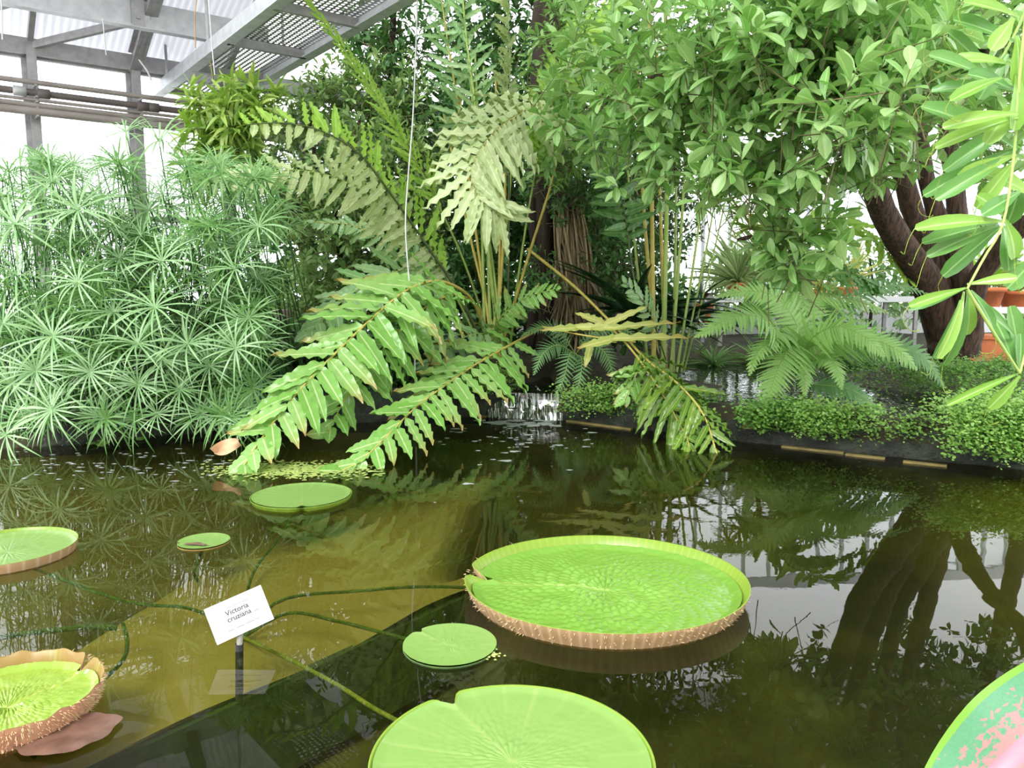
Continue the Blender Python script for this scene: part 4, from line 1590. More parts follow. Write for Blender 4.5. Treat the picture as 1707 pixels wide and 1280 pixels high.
# second drooping frond, further right
frond(fern, pp((905, 545, 9.5), (860, 570, 9.0), (800, 603, 8.3), (745, 640, 7.7), (690, 682, 7.1), (640, 732, 6.65), (595, 772, 6.4), (560, 788, 6.28)),
      20, 0.60, 0.13, 'fern_green', Vector((-0.1, -0.95, 0.35)), f0=0.16, ang=(56, 26), ang2=(88, 42), droop=0.10, rad=(0.018, 0.005), rmat='stalk_yellow', jit=0.14)
frond(fern, pp((822, 595, 9.7), (800, 520, 9.3), (765, 492, 8.9), (720, 505, 8.4), (670, 548, 8.0), (615, 610, 7.5), (570, 675, 7.1), (545, 725, 6.9)),
      19, 0.62, 0.13, 'fern_green', Vector((-0.1, -0.95, 0.35)), f0=0.34, ang=(58, 28), ang2=(86, 45), droop=0.05, rad=(0.018, 0.005), rmat='stalk_yellow', jit=0.2)
frond(fern, pp((815, 595, 9.7), (760, 490, 9.4), (690, 450, 9.0), (620, 470, 8.6), (560, 510, 8.2), (510, 560, 7.9)),
      16, 0.50, 0.12, 'fern_mid', Vector((-0.1, -0.9, 0.4)), f0=0.36, ang=(60, 28), ang2=(84, 45), droop=0.05, rad=(0.016, 0.005), rmat='stalk_green', jit=0.2)
# arching upper left frond
frond(fern, pp((812, 590, 9.7), (765, 490, 9.4), (712, 410, 9.0), (660, 335, 8.6), (600, 258, 8.2), (535, 218, 7.9), (470, 205, 7.7), (410, 208, 7.5)),
      27, 0.52, 0.085, 'fern_lime', Vector((0.25, -0.75, 0.5)), f0=0.28, ang=(66, 56), droop=-0.12, rad=(0.02, 0.005), rmat='stalk_dark', tm=PINW, key='wavy', jit=0.22, sides=(1,))
frond(fern, pp((812, 592, 9.75), (765, 491, 9.45), (712, 411, 9.05), (660, 336, 8.65), (600, 259, 8.25), (535, 219, 7.95), (470, 206, 7.75), (412, 208, 7.55)),
      27, 0.50, 0.085, 'fern_pale', Vector((0.25, -0.75, 0.5)), f0=0.28, ang=(72, 62), droop=0.22, rad=(0.016, 0.004), rmat='stalk_dark', tm=PINW, key='wavy', jit=0.22, sides=(-1,))
# frond reaching far left under it
frond(fern, pp((808, 590, 9.7), (740, 460, 9.3), (660, 370, 8.8), (590, 310, 8.5), (510, 285, 8.2), (420, 290, 7.9), (345, 310, 7.7)),
      24, 0.46, 0.085, 'fern_pale', Vector((0.1, -0.75, 0.5)), f0=0.40, ang=(75, 60), droop=0.1, rad=(0.016, 0.004), rmat='stalk_green', tm=PINW, key='wavy', jit=0.16)
# tall young frond, top left, leaflets still narrow
frond(fern, pp((822, 580, 10.0), (775, 440, 9.8), (715, 310, 9.4), (650, 200, 9.0), (590, 105, 8.7), (545, 45, 8.5), (508, -5, 8.4)),
      26, 0.42, 0.045, 'fern_lime', Vector((0.3, -0.8, 0.4)), f0=0.42, ang=(34, 18), droop=-0.05, rad=(0.018, 0.005), rmat='stalk_green', tm=PINW, key='wavy', prof=lambda s: 1.0 - 0.72 * s, jit=0.1)
# pale frond seen from below, arching over the middle
frond(fern, pp((838, 570, 9.7), (880, 430, 9.5), (925, 280, 9.2), (925, 185, 8.9), (880, 185, 8.5), (820, 225, 8.1), (785, 285, 7.9), (800, 330, 7.8), (835, 362, 7.8)),
      28, 0.74, 0.10, 'fern_pale', Vector((-0.2, -0.85, 0.45)), f0=0.58, ang=(78, 40), droop=0.10, rad=(0.02, 0.005), rmat='stalk_yellow', tm=PINW, key='wavy', jit=0.09,
      prof=lambda s: min(1, 0.6 + 2 * s) * (1 - 0.45 * s ** 2), label='pale yellowish frond arching down')
# upright fronds
frond(fern, pp((825, 575, 9.8), (800, 430, 9.9), (772, 230, 10.0), (745, 60, 10.0), (720, -110, 10.0)), 28, 0.44, 0.06, 'fern_mid', Vector((0.4, -0.8, 0.3)), f0=0.42, ang=(62, 50), droop=0.0, rad=(0.02, 0.008), rmat='stalk_yellow', tm=PINW, key='wavy', jit=0.3)
frond(fern, pp((832, 575, 9.7), (815, 430, 9.7), (795, 200, 9.7), (775, 40, 9.7), (765, -120, 9.7)), 26, 0.42, 0.06, 'fern_mid', Vector((-0.4, -0.8, 0.3)), f0=0.42, ang=(62, 50), droop=0.0, rad=(0.026, 0.010), rmat='stalk_green', tm=PINW, key='wavy', jit=0.3)
frond(fern, pp((845, 575, 9.8), (848, 400, 9.8), (848, 200, 9.6), (846, 60, 9.4), (842, -90, 9.2)), 44, 0.40, 0.075, 'fern_pale', Vector((0.95, -0.3, 0.1)), f0=0.45, ang=(70, 60), droop=0.0, rad=(0.016, 0.006), rmat='stalk_dark', tm=PINW, key='wavy', jit=0.2)
frond(fern, pp((850, 580, 9.8), (870, 420, 9.6), (905, 230, 9.2), (955, 90, 8.8), (1010, 20, 8.5), (1060, 0, 8.2)), 34, 0.40, 0.07, 'fern_lime', Vector((0, -0.8, 0.5)), f0=0.5, ang=(75, 40), droop=0.0, rad=(0.016, 0.005), rmat='stalk_green', tm=PINW, key='wavy', jit=0.12)
# lower bushy fronds close to the root
frond(fern, pp((850, 590, 9.6), (830, 540, 9.2), (870, 500, 8.8), (930, 480, 8.5)), 16, 0.30, 0.075, 'fern_green', Vector((-0.1, -0.8, 0.5)), f0=0.2, ang=(72, 40), droop=0.05, rad=(0.012, 0.004), rmat='stalk_green', jit=0.25)
frond(fern, pp((845, 595, 9.6), (820, 560, 9.3), (780, 560, 9.0), (730, 590, 8.7), (700, 620, 8.5)), 15, 0.34, 0.075, 'fern_mid', Vector((-0.1, -0.8, 0.5)), f0=0.15, ang=(72, 40), droop=0.12, rad=(0.012, 0.004), rmat='stalk_green', jit=0.25)
frond(fern, pp((805, 595, 9.7), (700, 440, 9.7), (600, 380, 9.6), (520, 370, 9.5)), 24, 0.32, 0.07, 'fern_mid', Vector((0, -0.8, 0.5)), f0=0.3, ang=(72, 40), droop=0.3, rad=(0.012, 0.004), rmat='stalk_yellow', tm=PINW, key='wavy', jit=0.25)
# bare stalks rising from the root
for a_ in ((782, 120), (792, 90), (806, 110), (826, 130), (842, 100), (765, 150), (862, 160), (740, 190)):
    b0 = P(random.uniform(800, 850), 598, 9.6)
    t0 = P(a_[0], a_[1], 10.1)
    m_ = MB()
    m_.tube(smooth_pts([b0, b0.lerp(t0, 0.5) + Vector((random.gauss(0, .04), 0, 0)), t0], 10), [0.022, 0.013], 6)
    m_.build('stalk', random.choice(['stalk_green', 'stalk_green', 'stalk_green', 'stalk_yellow']), fern)

# withering frond leaning right over the pool
dfern = thing('leaning_fern', 'olive fern frond on a long orange stalk bowing to the water right of the fall', 'fern', P(890, 430, 9.6))
frond(dfern, pp((880, 415, 9.7), (960, 480, 9.1), (1040, 560, 8.5), (1078, 600, 8.2), (1130, 640, 7.7), (1172, 690, 7.3), (1196, 760, 7.0)),
      17, 0.58, 0.064, 'fern_olive', Vector((0.35, -0.7, 0.6)), f0=0.55, ang=(70, 45), droop=0.30, rad=(0.020, 0.008), rmat='stalk_yellow', jit=0.28, tm=PINW, key='wavy')
frond(dfern, pp((1000, 530, 8.7), (1050, 580, 8.3), (1100, 650, 7.8), (1140, 720, 7.3), (1150, 745, 7.1)), 12, 0.5, 0.075, 'fern_olive', Vector((-0.3, -0.6, 0.7)), f0=0.4, ang=(70, 40), droop=0.35, rad=(0.014, 0.006), rmat='stalk_yellow', jit=0.2)
frond(dfern, pp((1075, 600, 8.2), (1060, 625, 8.0), (1040, 670, 7.8)), 5, 0.30, 0.085, 'fern_green', Vector((0, -0.8, 0.5)), f0=0.1, ang=(70, 30), droop=0.2, rad=(0.010, 0.005), rmat='stalk_green', jit=0.2)
# yellowing leaflets of a snapped frond
yf = thing('yellowing_frond', 'snapped yellowing fern leaflets lying across above the waterfall', 'fern frond', P(990, 560, 8.5))
m_ = MB()
m_.tube(smooth_pts(pp((905, 545, 8.7), (980, 560, 8.4), (1060, 570, 8.3)), 12), 0.010, 6)
m_.build('stalk', 'stalk_yellow', yf)
for (a, b, Y0_, wd) in (((985, 545), (900, 548), 8.5, .085), ((985, 550), (1135, 533), 8.4, .075), ((1000, 565), (1158, 558), 8.35, .085), ((1035, 562), (962, 578), 8.35, .10), ((1010, 540), (960, 520), 8.5, .09),
                        ((1000, 545), (1080, 508), 8.5, .08), ((985, 575), (975, 612), 8.4, .08), ((960, 545), (1050, 545), 8.45, .09)):
    pa, pb = P(a[0], a[1], Y0_), P(b[0], b[1], Y0_ - 0.15)
    link('leaflet', template_mesh('wavy_0', PINW[0], 'fern_yellow'), yf, mat4(pa, pb - pa, Vector((random.gauss(0, .2), -0.85, 0.5)), wd, (pb - pa).length, (pb - pa).length * 0.6))

# ------------------------------------------------------------------ second swamp fern with thick stems, right of the fall
fern2 = thing('dark_swamp_fern', 'dark swamp fern with thick upright green stems standing in the raised basin', 'fern', P(1120, 605, 9.3))
for i, (bx, tx, ty, r, tmid) in enumerate(((1090, 1082, -60, .030, 0), (1105, 1108, -40, .034, 6), (1118, 1150, 60, .022, 5), (1128, 1190, 90, .018, 10), (1098, 1060, 60, .026, -8), (1135, 1225, 110, .014, 8),
                                           (1082, 1030, 90, .018, -4), (1122, 1128, 100, .020, 2), (1110, 1095, 80, .026, -2), (1140, 1250, 120, .012, 8))):
    b0, t0 = P(bx, 620, 9.3 + 0.05 * i), P(tx, ty, 9.5 + 0.05 * i)
    m_ = MB()
    m_.tube(smooth_pts([b0, b0.lerp(t0, 0.5) + Vector((tmid * 0.006, 0, 0)), t0], 14), [r, r * 0.55], 7)
    m_.build('stalk', 'stalk_green' if i % 4 else 'stalk_yellow', fern2)
frond(fern2, pp((1150, 600, 9.5), (1200, 560, 9.4), (1260, 500, 9.2), (1330, 450, 9.0), (1400, 450, 8.8), (1470, 480, 8.6)), 22, 0.46, 0.11, 'fern_dark', Vector((0.1, -0.5, 0.85)), f0=0.34, ang=(68, 35), droop=0.12, rad=(0.012, 0.004), rmat='stalk_dark', jit=0.15)
frond(fern2, pp((1150, 600, 9.6), (1240, 510, 9.8), (1330, 420, 9.9), (1400, 370, 9.9), (1460, 400, 9.8), (1520, 470, 9.7)), 20, 0.42, 0.10, 'fern_lime', Vector((0.1, -0.6, 0.7)), f0=0.42, ang=(68, 35), droop=0.1, rad=(0.012, 0.004), rmat='stalk_dark', jit=0.15)
frond(fern2, pp((1100, 600, 9.4), (1060, 480, 9.2), (1035, 330, 9.0), (985, 215, 8.8), (930, 190, 8.6)), 20, 0.40, 0.09, 'fern_dark', Vector((0.1, -0.7, 0.5)), f0=0.45, ang=(70, 35), droop=0.3, rad=(0.014, 0.005), rmat='stalk_dark', jit=0.2)
frond(fern2, pp((1110, 600, 9.2), (1090, 540, 8.9), (1070, 500, 8.7), (1040, 470, 8.6)), 9, 0.26, 0.07, 'fern_mid', Vector((0.1, -0.8, 0.5)), f0=0.3, ang=(60, 35), droop=0.05, rad=(0.009, 0.004), rmat='stalk_dark', jit=0.12)

# ------------------------------------------------------------------ soft fern on the wall at the right
sf = thing('soft_lady_fern', 'light green soft fern with feathery arching fronds growing on the basin wall', 'fern', P(1335, 640, 8.5))
SPROF = lambda s: min(1, 0.45 + 2.2 * s) * (1 - s ** 2.2) + 0.06
RT = (1335, 635, 8.55)
for pts, n, L, mt, fc in (
        ([RT, (1315, 580, 8.3), (1270, 530, 8.0), (1215, 532, 7.8), (1160, 562, 7.65)], 34, 0.36, 'soft_fern', (-0.1, -0.65, 0.75)),
        ([RT, (1330, 575, 8.3), (1310, 590, 8.0), (1288, 640, 7.7), (1274, 688, 7.55)], 30, 0.34, 'soft_fern', (-0.35, -0.8, 0.5)),
        ([RT, (1330, 570, 8.4), (1300, 560, 8.1), (1262, 590, 7.8), (1250, 625, 7.7)], 26, 0.26, 'soft_fern', (-0.4, -0.7, 0.55)),
        ([RT, (1345, 575, 8.3), (1390, 545, 8.0), (1440, 560, 7.8), (1475, 592, 7.7)], 30, 0.34, 'soft_fern', (0.1, -0.75, 0.6)),
        ([RT, (1350, 600, 8.35), (1420, 560, 8.2), (1490, 580, 8.0), (1528, 615, 7.9)], 30, 0.34, 'soft_fern', (0.2, -0.75, 0.55)),
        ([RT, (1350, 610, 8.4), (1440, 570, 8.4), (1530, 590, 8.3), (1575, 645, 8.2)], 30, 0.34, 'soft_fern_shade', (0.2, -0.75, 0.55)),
        ([RT, (1338, 600, 8.3), (1342, 600, 8.0), (1342, 640, 7.8), (1342, 660, 7.7)], 22, 0.20, 'soft_fern', (0.0, -0.85, 0.45)),
        ([RT, (1350, 605, 8.3), (1385, 600, 8.0), (1398, 625, 7.8), (1404, 648, 7.75)], 22, 0.22, 'soft_fern', (0.15, -0.85, 0.45)),
        ([RT, (1335, 560, 8.6), (1300, 500, 8.6), (1250, 485, 8.6), (1195, 495, 8.6)], 28, 0.28, 'soft_fern', (-0.1, -0.7, 0.6)),
        ([RT, (1345, 560, 8.7), (1360, 500, 8.8), (1420, 500, 8.8), (1480, 520, 8.8)], 26, 0.30, 'soft_fern', (0.1, -0.7, 0.6)),
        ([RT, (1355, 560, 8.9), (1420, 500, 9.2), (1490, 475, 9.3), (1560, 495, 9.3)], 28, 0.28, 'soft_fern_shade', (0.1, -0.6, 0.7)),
        ([RT, (1330, 560, 8.7), (1330, 500, 8.8), (1345, 455, 8.9), (1370, 430, 8.9)], 24, 0.24, 'soft_fern', (0.1, -0.8, 0.4)),
        ([RT, (1350, 640, 8.3), (1420, 650, 8.1), (1470, 690, 7.95)], 22, 0.22, 'soft_fern_shade', (0.2, -0.7, 0.6))):
    frond(sf, pp(*pts), n, L, 0.06, mt, Vector(fc), f0=0.22, ang=(76, 48), droop=0.08, rad=(0.008, 0.003), tm=COMB, key='comb', prof=SPROF, jit=0.05, npts=30)

# small fern left of the soft one, over the waterfall
sf2 = thing('waterfall_fern', 'small dull green feathery fern hanging just right of the waterfall lip', 'fern', P(955, 600, 9.1))
for pts, n, L in (([(960, 590, 9.2), (930, 575, 9.0), (905, 590, 8.8), (890, 625, 8.7)], 20, 0.18), ([(960, 590, 9.2), (975, 570, 9.0), (1010, 590, 8.8), (1025, 640, 8.7)], 20, 0.18),
                  ([(960, 590, 9.2), (950, 590, 8.9), (940, 630, 8.8), (925, 662, 8.7)], 18, 0.16), ([(960, 590, 9.2), (970, 600, 8.9), (965, 640, 8.75), (955, 660, 8.7)], 16, 0.15),
                  ([(960, 590, 9.2), (930, 550, 9.1), (900, 545, 9.0), (870, 560, 8.9)], 20, 0.16), ([(960, 590, 9.2), (990, 555, 9.1), (1040, 550, 9.0), (1070, 570, 8.9)], 20, 0.16)):
    frond(sf2, pp(*pts), n, L, 0.032, 'soft_fern_shade', Vector((0, -0.75, 0.6)), f0=0.15, ang=(75, 45), droop=0.1, rad=(0.006, 0.002), tm=COMB, key='comb', prof=SPROF, jit=0.06, npts=26)

# ------------------------------------------------------------------ tree at the right
tree = thing('multi_stemmed_tree', 'multi-stemmed tree with dark reddish bark leaning over the raised basin', 'tree', P(1570, 582, 10.0))
limb(tree, pp((1590, 590, 10.0), (1545, 470, 9.8), (1480, 370, 9.4), (1452, 290, 9.0), (1425, 200, 8.4), (1380, 80, 7.6), (1330, -60, 7.0)), (0.26, 0.17, 0.14, 0.11, 0.08), name='trunk')
limb(tree, pp((1575, 585, 10.1), (1548, 440, 10.0), (1515, 330, 9.9), (1490, 230, 9.7), (1470, 100, 9.2), (1450, -80, 8.8)), (0.20, 0.13, 0.10, 0.07), name='trunk')
limb(tree, pp((1580, 585, 9.9), (1572, 430, 10.0), (1545, 300, 10.0), (1530, 180, 10.0), (1520, 20, 9.6), (1500, -120, 9.4)), (0.20, 0.10, 0.09, 0.06), name='trunk')
limb(tree, pp((1590, 585, 10.0), (1600, 440, 10.1), (1590, 300, 10.2), (1575, 160, 10.2), (1590, -60, 10.2)), (0.2, 0.13, 0.09, 0.06), name='trunk')
limb(tree, pp((1600, 585, 9.9), (1625, 480, 9.6), (1680, 400, 9.2), (1760, 330, 8.8), (1850, 200, 8.4)), (0.24, 0.12, 0.10, 0.07), name='branch')
limb(tree, pp((1575, 588, 9.9), (1610, 500, 9.8), (1580, 400, 9.9), (1560, 330, 10.0)), (0.2, 0.16, 0.10, 0.06), name='branch')
for pts, r in (([(1425, 200, 8.4), (1330, 130, 7.4), (1200, 110, 6.6), (1080, 130, 6.4)], .04), ([(1425, 200, 8.4), (1360, 240, 7.0), (1290, 330, 6.2)], .03), ([(1380, 80, 7.6), (1400, 60, 6.0), (1480, 120, 5.0)], .035),
               ([(1470, 100, 9.2), (1300, 0, 7.8), (1150, -30, 7.2)], .035), ([(1425, 200, 8.4), (1420, 170, 6.2), (1400, 260, 5.3)], .02), ([(1520, 20, 9.6), (1590, 60, 7.4), (1650, 90, 6.0)], .03)):
    limb(tree, pp(*pts), (r, r * 0.4), name='branch', sides=6, npts=16)
leafage(tree, [(1180, 110, 6.5, 210, 130, 1.2, 2.6), (1330, 60, 5.6, 220, 100, 1.0, 2.6), (1090, 230, 7.2, 110, 120, 1.0, 1.2), (1270, 260, 6.0, 130, 100, .8, 1.5), (1440, 130, 5.6, 160, 130, .8, 2.0), (1330, 390, 6.2, 80, 80, .5, .7),
               (1600, 80, 6.5, 150, 120, 1.0, 1.8), (1450, 250, 6.4, 90, 70, .6, .5), (1000, 120, 7.8, 120, 130, 1.0, 1.2), (1640, 210, 7.5, 120, 110, .9, 0.8), (1410, 190, 4.6, 130, 110, .4, .35), (1560, 60, 4.7, 150, 70, .4, .35)],
        760, 8, 0.20, 0.088, 'tree_leaf', n_obj=300, twig_len=0.20, tail=0.3)
# its crown above the frame
crown = leafage(tree, [(1500, -260, 7.5, 500, 220, 2.0, 2), (1150, -280, 8.0, 350, 200, 1.8, 1.4), (1700, -80, 7.5, 260, 220, 1.4, 1)], 520, 8, 0.19, 0.08, 'tree_leaf', n_obj=0, twig_len=0.2)

# ------------------------------------------------------------------ trees and shrubs behind
def back_tree(name, label, cat, base, trunkpts, r, blobs, tw, per, ll, lw, mat, n_obj=60, T=OBO, key='obovate', upb=0.4, tmat='bark_dark', tl=0.14):
    root = thing(name, label, cat, base, 'trees and shrubs behind the ferns')
    for pts in trunkpts:
        limb(root, pp(*pts), (r, r * 0.7, r * 0.4), tmat, name='trunk', sides=8)
    leafage(root, blobs, tw, per, ll, lw, mat, n_obj=n_obj, T=T, key=key, upb=upb, twig_len=tl, minz=0.3)
    return root


back_tree('olive_shrub', 'olive green shrub behind the umbrella sedge and left of the fern stalks', 'shrub', P(580, 560, 11.0),
          [[(580, 570, 11.0), (570, 450, 11.0), (560, 330, 11.0), (600, 200, 11.0)], [(600, 570, 11.2), (640, 450, 11.1), (660, 330, 11.0)]], 0.05,
          [(560, 400, 11.0, 110, 110, .8, 2), (620, 280, 11.0, 110, 90, .8, 2), (520, 500, 10.6, 70, 60, .6, 1), (650, 430, 11.2, 100, 120, .8, 1.6), (480, 330, 11.2, 90, 80, .7, 1), (560, 520, 11.4, 140, 70, .6, 1.4), (700, 300, 11.6, 80, 120, .6, 1.2)], 1000, 7, 0.15, 0.06, 'shrub_leaf', 120)
back_tree('low_bank_shrub', 'low dark green shrub in the shade behind the umbrella sedge stems', 'shrub', P(200, 640, 9.3),
          [[(200, 650, 9.3), (210, 560, 9.3), (205, 500, 9.3)]], 0.03,
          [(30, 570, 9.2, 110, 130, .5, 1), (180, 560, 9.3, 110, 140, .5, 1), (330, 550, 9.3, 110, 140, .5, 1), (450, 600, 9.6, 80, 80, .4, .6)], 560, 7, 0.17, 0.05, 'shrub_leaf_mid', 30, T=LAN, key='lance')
back_tree('shade_shrub', 'shaded low shrub on the bank behind the drooping fronds', 'shrub', P(620, 640, 9.7),
          [[(620, 650, 9.7), (615, 590, 9.7), (630, 540, 9.7)]], 0.025,
          [(520, 610, 9.5, 80, 70, .4, 1), (620, 600, 9.7, 90, 80, .4, 1.2), (710, 590, 9.9, 80, 80, .4, 1.1), (560, 660, 9.3, 90, 35, .3, .7), (680, 655, 9.5, 90, 35, .3, .7)], 420, 7, 0.15, 0.05, 'shrub_leaf_dark', 60, T=LAN, key='lance')
for k_, (px_, lab_, mt_) in enumerate(((1230, 'pale far shrub against the glazing left of the bench', 'shrub_leaf'), (1450, 'far green shrub behind the bench, left of the tree trunk', 'fern_mid'), (1660, 'far green shrub behind the bench right of the trunk', 'shrub_leaf'))):
    back_tree('far_shrub', lab_, 'shrub', P(px_, 540, 16.5), [[(px_, 545, 16.5), (px_ + 5, 480, 16.5), (px_, 430, 16.5)]], 0.04,
              [(px_ - 70, 500, 16.5, 75, 45, .6, 1), (px_ + 60, 490, 16.6, 85, 55, .6, 1), (px_, 450, 16.6, 70, 40, .5, .6)], 200, 7, 0.2, 0.08, mt_, 30)
back_tree('far_hedge', 'dark hedge of large leaves against the glass, far behind the fern stalks', 'hedge', P(750, 545, 14.8),
          [[(700, 545, 14.8), (710, 450, 14.8), (690, 330, 14.8)], [(950, 545, 15.5), (960, 420, 15.5), (950, 300, 15.5)]], 0.06,
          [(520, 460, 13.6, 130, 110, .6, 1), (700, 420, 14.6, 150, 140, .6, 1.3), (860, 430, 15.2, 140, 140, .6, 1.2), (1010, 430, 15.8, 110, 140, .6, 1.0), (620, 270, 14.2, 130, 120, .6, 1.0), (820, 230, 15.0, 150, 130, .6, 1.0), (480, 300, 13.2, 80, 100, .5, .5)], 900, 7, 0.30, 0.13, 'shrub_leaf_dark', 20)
back_tree('light_shrub', 'pale green shrub under the end of the catwalk', 'shrub', P(560, 560, 11.8),
          [[(560, 570, 11.8), (540, 400, 11.8), (520, 200, 11.8), (540, 130, 11.8)]], 0.05,
          [(560, 170, 11.8, 90, 70, .7, 1.4), (480, 210, 11.8, 80, 60, .7, 1), (640, 170, 11.6, 80, 90, .7, 1.2)], 330, 7, 0.15, 0.06, 'shrub_leaf', 80)
back_tree('dark_leafy_tree', 'dark green leafy tree beside the top of the pale cord', 'tree', P(650, 560, 12.2),
          [[(660, 570, 12.2), (650, 300, 12.2), (655, 60, 12.2), (660, -200, 12.2)]], 0.08,
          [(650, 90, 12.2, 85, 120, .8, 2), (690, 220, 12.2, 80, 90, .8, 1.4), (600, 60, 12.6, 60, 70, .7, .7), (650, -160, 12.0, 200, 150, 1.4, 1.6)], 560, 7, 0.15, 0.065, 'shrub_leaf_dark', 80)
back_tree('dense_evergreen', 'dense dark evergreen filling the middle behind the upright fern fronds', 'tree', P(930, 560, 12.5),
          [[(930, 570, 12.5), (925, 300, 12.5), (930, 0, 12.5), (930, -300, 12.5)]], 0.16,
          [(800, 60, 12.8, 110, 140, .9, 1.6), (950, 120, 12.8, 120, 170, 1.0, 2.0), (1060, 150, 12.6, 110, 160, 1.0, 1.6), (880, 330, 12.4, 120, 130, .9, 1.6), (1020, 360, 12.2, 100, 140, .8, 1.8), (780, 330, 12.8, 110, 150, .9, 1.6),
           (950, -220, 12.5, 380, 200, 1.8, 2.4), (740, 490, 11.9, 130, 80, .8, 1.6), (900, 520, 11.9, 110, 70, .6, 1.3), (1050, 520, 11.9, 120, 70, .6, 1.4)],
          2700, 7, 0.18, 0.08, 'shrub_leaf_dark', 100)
back_tree('creeper_bush', 'dark small-leaved creeper hanging under the tree crown, right of the palm', 'shrub', P(1060, 560, 10.6),
          [[(1050, 570, 10.6), (1040, 400, 10.6), (1060, 250, 10.6)]], 0.03,
          [(1040, 300, 10.4, 100, 80, .6, 1.6), (1030, 430, 10.4, 80, 80, .5, 1.3), (1110, 380, 10.6, 70, 90, .5, 1.1), (960, 300, 10.2, 60, 90, .5, .9), (900, 470, 9.9, 45, 60, .3, .5), (1150, 300, 10.4, 70, 60, .5, .7)],
          560, 7, 0.10, 0.045, 'shrub_leaf_dark', 120)
back_tree('bright_climber', 'bright green climber just right of the pale arching frond', 'shrub', P(900, 560, 9.9),
          [[(900, 570, 10.0), (905, 400, 9.8), (915, 250, 9.6), (920, 100, 9.4)]], 0.025,
          [(930, 130, 9.2, 70, 110, .5, 1.4), (920, 260, 9.4, 55, 80, .4, .9), (960, 30, 9.2, 80, 60, .5, .8)], 190, 7, 0.15, 0.06, 'tree_leaf', 100)
back_tree('tall_shade_tree', 'tall dark tree whose crown spreads above the right-hand tree', 'tree', P(1750, 500, 13.5),
          [[(1750, 520, 13.5), (1740, 200, 13.5), (1700, -200, 13.5)]], 0.2,
          [(1600, 40, 13.2, 260, 160, 1.2, 2.0), (1350, 10, 13.2, 240, 130, 1.2, 1.6), (1450, -260, 12.5, 500, 220, 2, 2.4)], 1100, 7, 0.2, 0.09, 'shrub_leaf_dark', 40)

# shaggy palm with a skirt of dead leaves
palm = thing('shaggy_palm', 'dark palm trunk with a skirt of dry straw-coloured dead leaves', 'palm', P(920, 575, 10.6))
for pts, r in (([(905, 590, 10.6), (905, 450, 10.6), (900, 250, 10.6), (905, 0, 10.6), (905, -150, 10.6)], .14), ([(945, 590, 10.7), (945, 420, 10.7), (930, 250, 10.7), (940, 0, 10.7), (945, -150, 10.7)], .12), ([(880, 590, 10.5), (892, 480, 10.5), (886, 330, 10.5)], .06)):
    limb(palm, pp(*pts), (r * 1.15, r, r * 0.9), 'bark_dark', name='trunk', rough=0.16)
pos, dirs, nr, sx, sy = [], [], [], [], []
for k in range(260):
    a = P(random.uniform(925, 970), random.uniform(330, 430), 10.45 + random.uniform(-0.1, 0.15))
    b = P(random.uniform(925, 1010), random.uniform(520, 590), 10.35 + random.uniform(-0.15, 0.1))
    pos.append(a), dirs.append(b - a), nr.append((random.gauss(0, .5), -1, 0.2)), sx.append(random.uniform(.014, .03)), sy.append((b - a).length)
V, Q, U = batch(LAN[0], np.array([tuple(v) for v in pos]), np.array([tuple(v) for v in dirs]), np.array(nr), np.array(sx), np.array(sy) * 0.999)
link('dead_leaf_skirt', quads_mesh('dead_leaf_skirt', V, Q, 'dead_leaf', uv=U), palm, kind='stuff')


def strap_plant(name, label, cat, base, n, length, width, mat, el=(20, 80), droop=0.5, group=None, T=None, lname='leaf', azr=(0, 360)):
    root = thing(name, label, cat, base, group)
    T = T or tmpl_lance(droop, 7)
    me = template_mesh('strap_%s_%.2f' % (mat, droop), T, mat)
    for k in range(n):
        az = math.radians(random.uniform(*azr))
        e_ = math.radians(random.uniform(*el))
        d = Vector((math.cos(az) * math.cos(e_), math.sin(az) * math.cos(e_), math.sin(e_)))
        L = length * random.uniform(0.7, 1.1)
        link(lname, me, root, mat4(Vector(base) + d * 0.02, d, UP + Vector((random.gauss(0, .1), random.gauss(0, .1), 0)), width, L, L))
    return root


strap_plant('clivia', 'dark glossy strap-leaved plant in the shade right of the palm', 'plant', P(1055, 545, 9.9), 26, 1.0, 0.11, 'strap_dark', (25, 75), 0.75)
strap_plant('clivia', 'dark glossy strap-leaved plant behind the thick fern stems', 'plant', P(1140, 545, 10.2), 18, 1.0, 0.09, 'strap_dark', (25, 70), 0.75)

for px_, lab_ in ((1190, 'grassy tuft at the far basin edge behind the thick stems'), (1265, 'grassy tuft at the far basin edge below the bench pots'), (1345, 'grassy tuft at the far basin edge behind the soft fern'), (1425, 'grassy tuft at the far basin edge left of the trunk'), (1490, 'grassy tuft at the far basin edge by the trunk foot')):
    b_ = P(px_, 560, 12.6)
    strap_plant('grass_tuft', lab_, 'grass', (b_.x, b_.y, ground_z(b_.x, b_.y)), 60, 0.55, 0.03, 'fern_mid', (15, 85), 0.5, 'grass tufts at the far basin edge')

# yellow-green vine clump hanging at upper left
vine = thing('bamboo_like_vine', 'yellow-green leafy vine clump hanging in front of the heating pipes', 'vine', P(380, 235, 9.0))
limb(vine, pp((420, 120, 9.3), (400, 180, 9.1), (380, 240, 9.0), (360, 300, 8.9)), (0.012, 0.01), 'twig', name='stem', sides=5, rough=0.0)
limb(vine, pp((350, 100, 9.2), (365, 180, 9.1), (390, 240, 9.0)), (0.010, 0.008), 'twig', name='stem', sides=5, rough=0.0)
leafage(vine, [(370, 230, 9.0, 75, 60, .35, 2), (400, 180, 9.0, 60, 50, .3, 1), (350, 290, 9.0, 50, 40, .3, .8), (420, 150, 9.2, 50, 30, .3, .5), (330, 180, 9.0, 30, 40, .2, .4)], 130, 7, 0.30, 0.058, 'vine_leaf', T=LAN, key='lance', n_obj=200, upb=0.0, twig_len=0.14, spread=(80, 30), twig_r=0.003, tail=0.1)

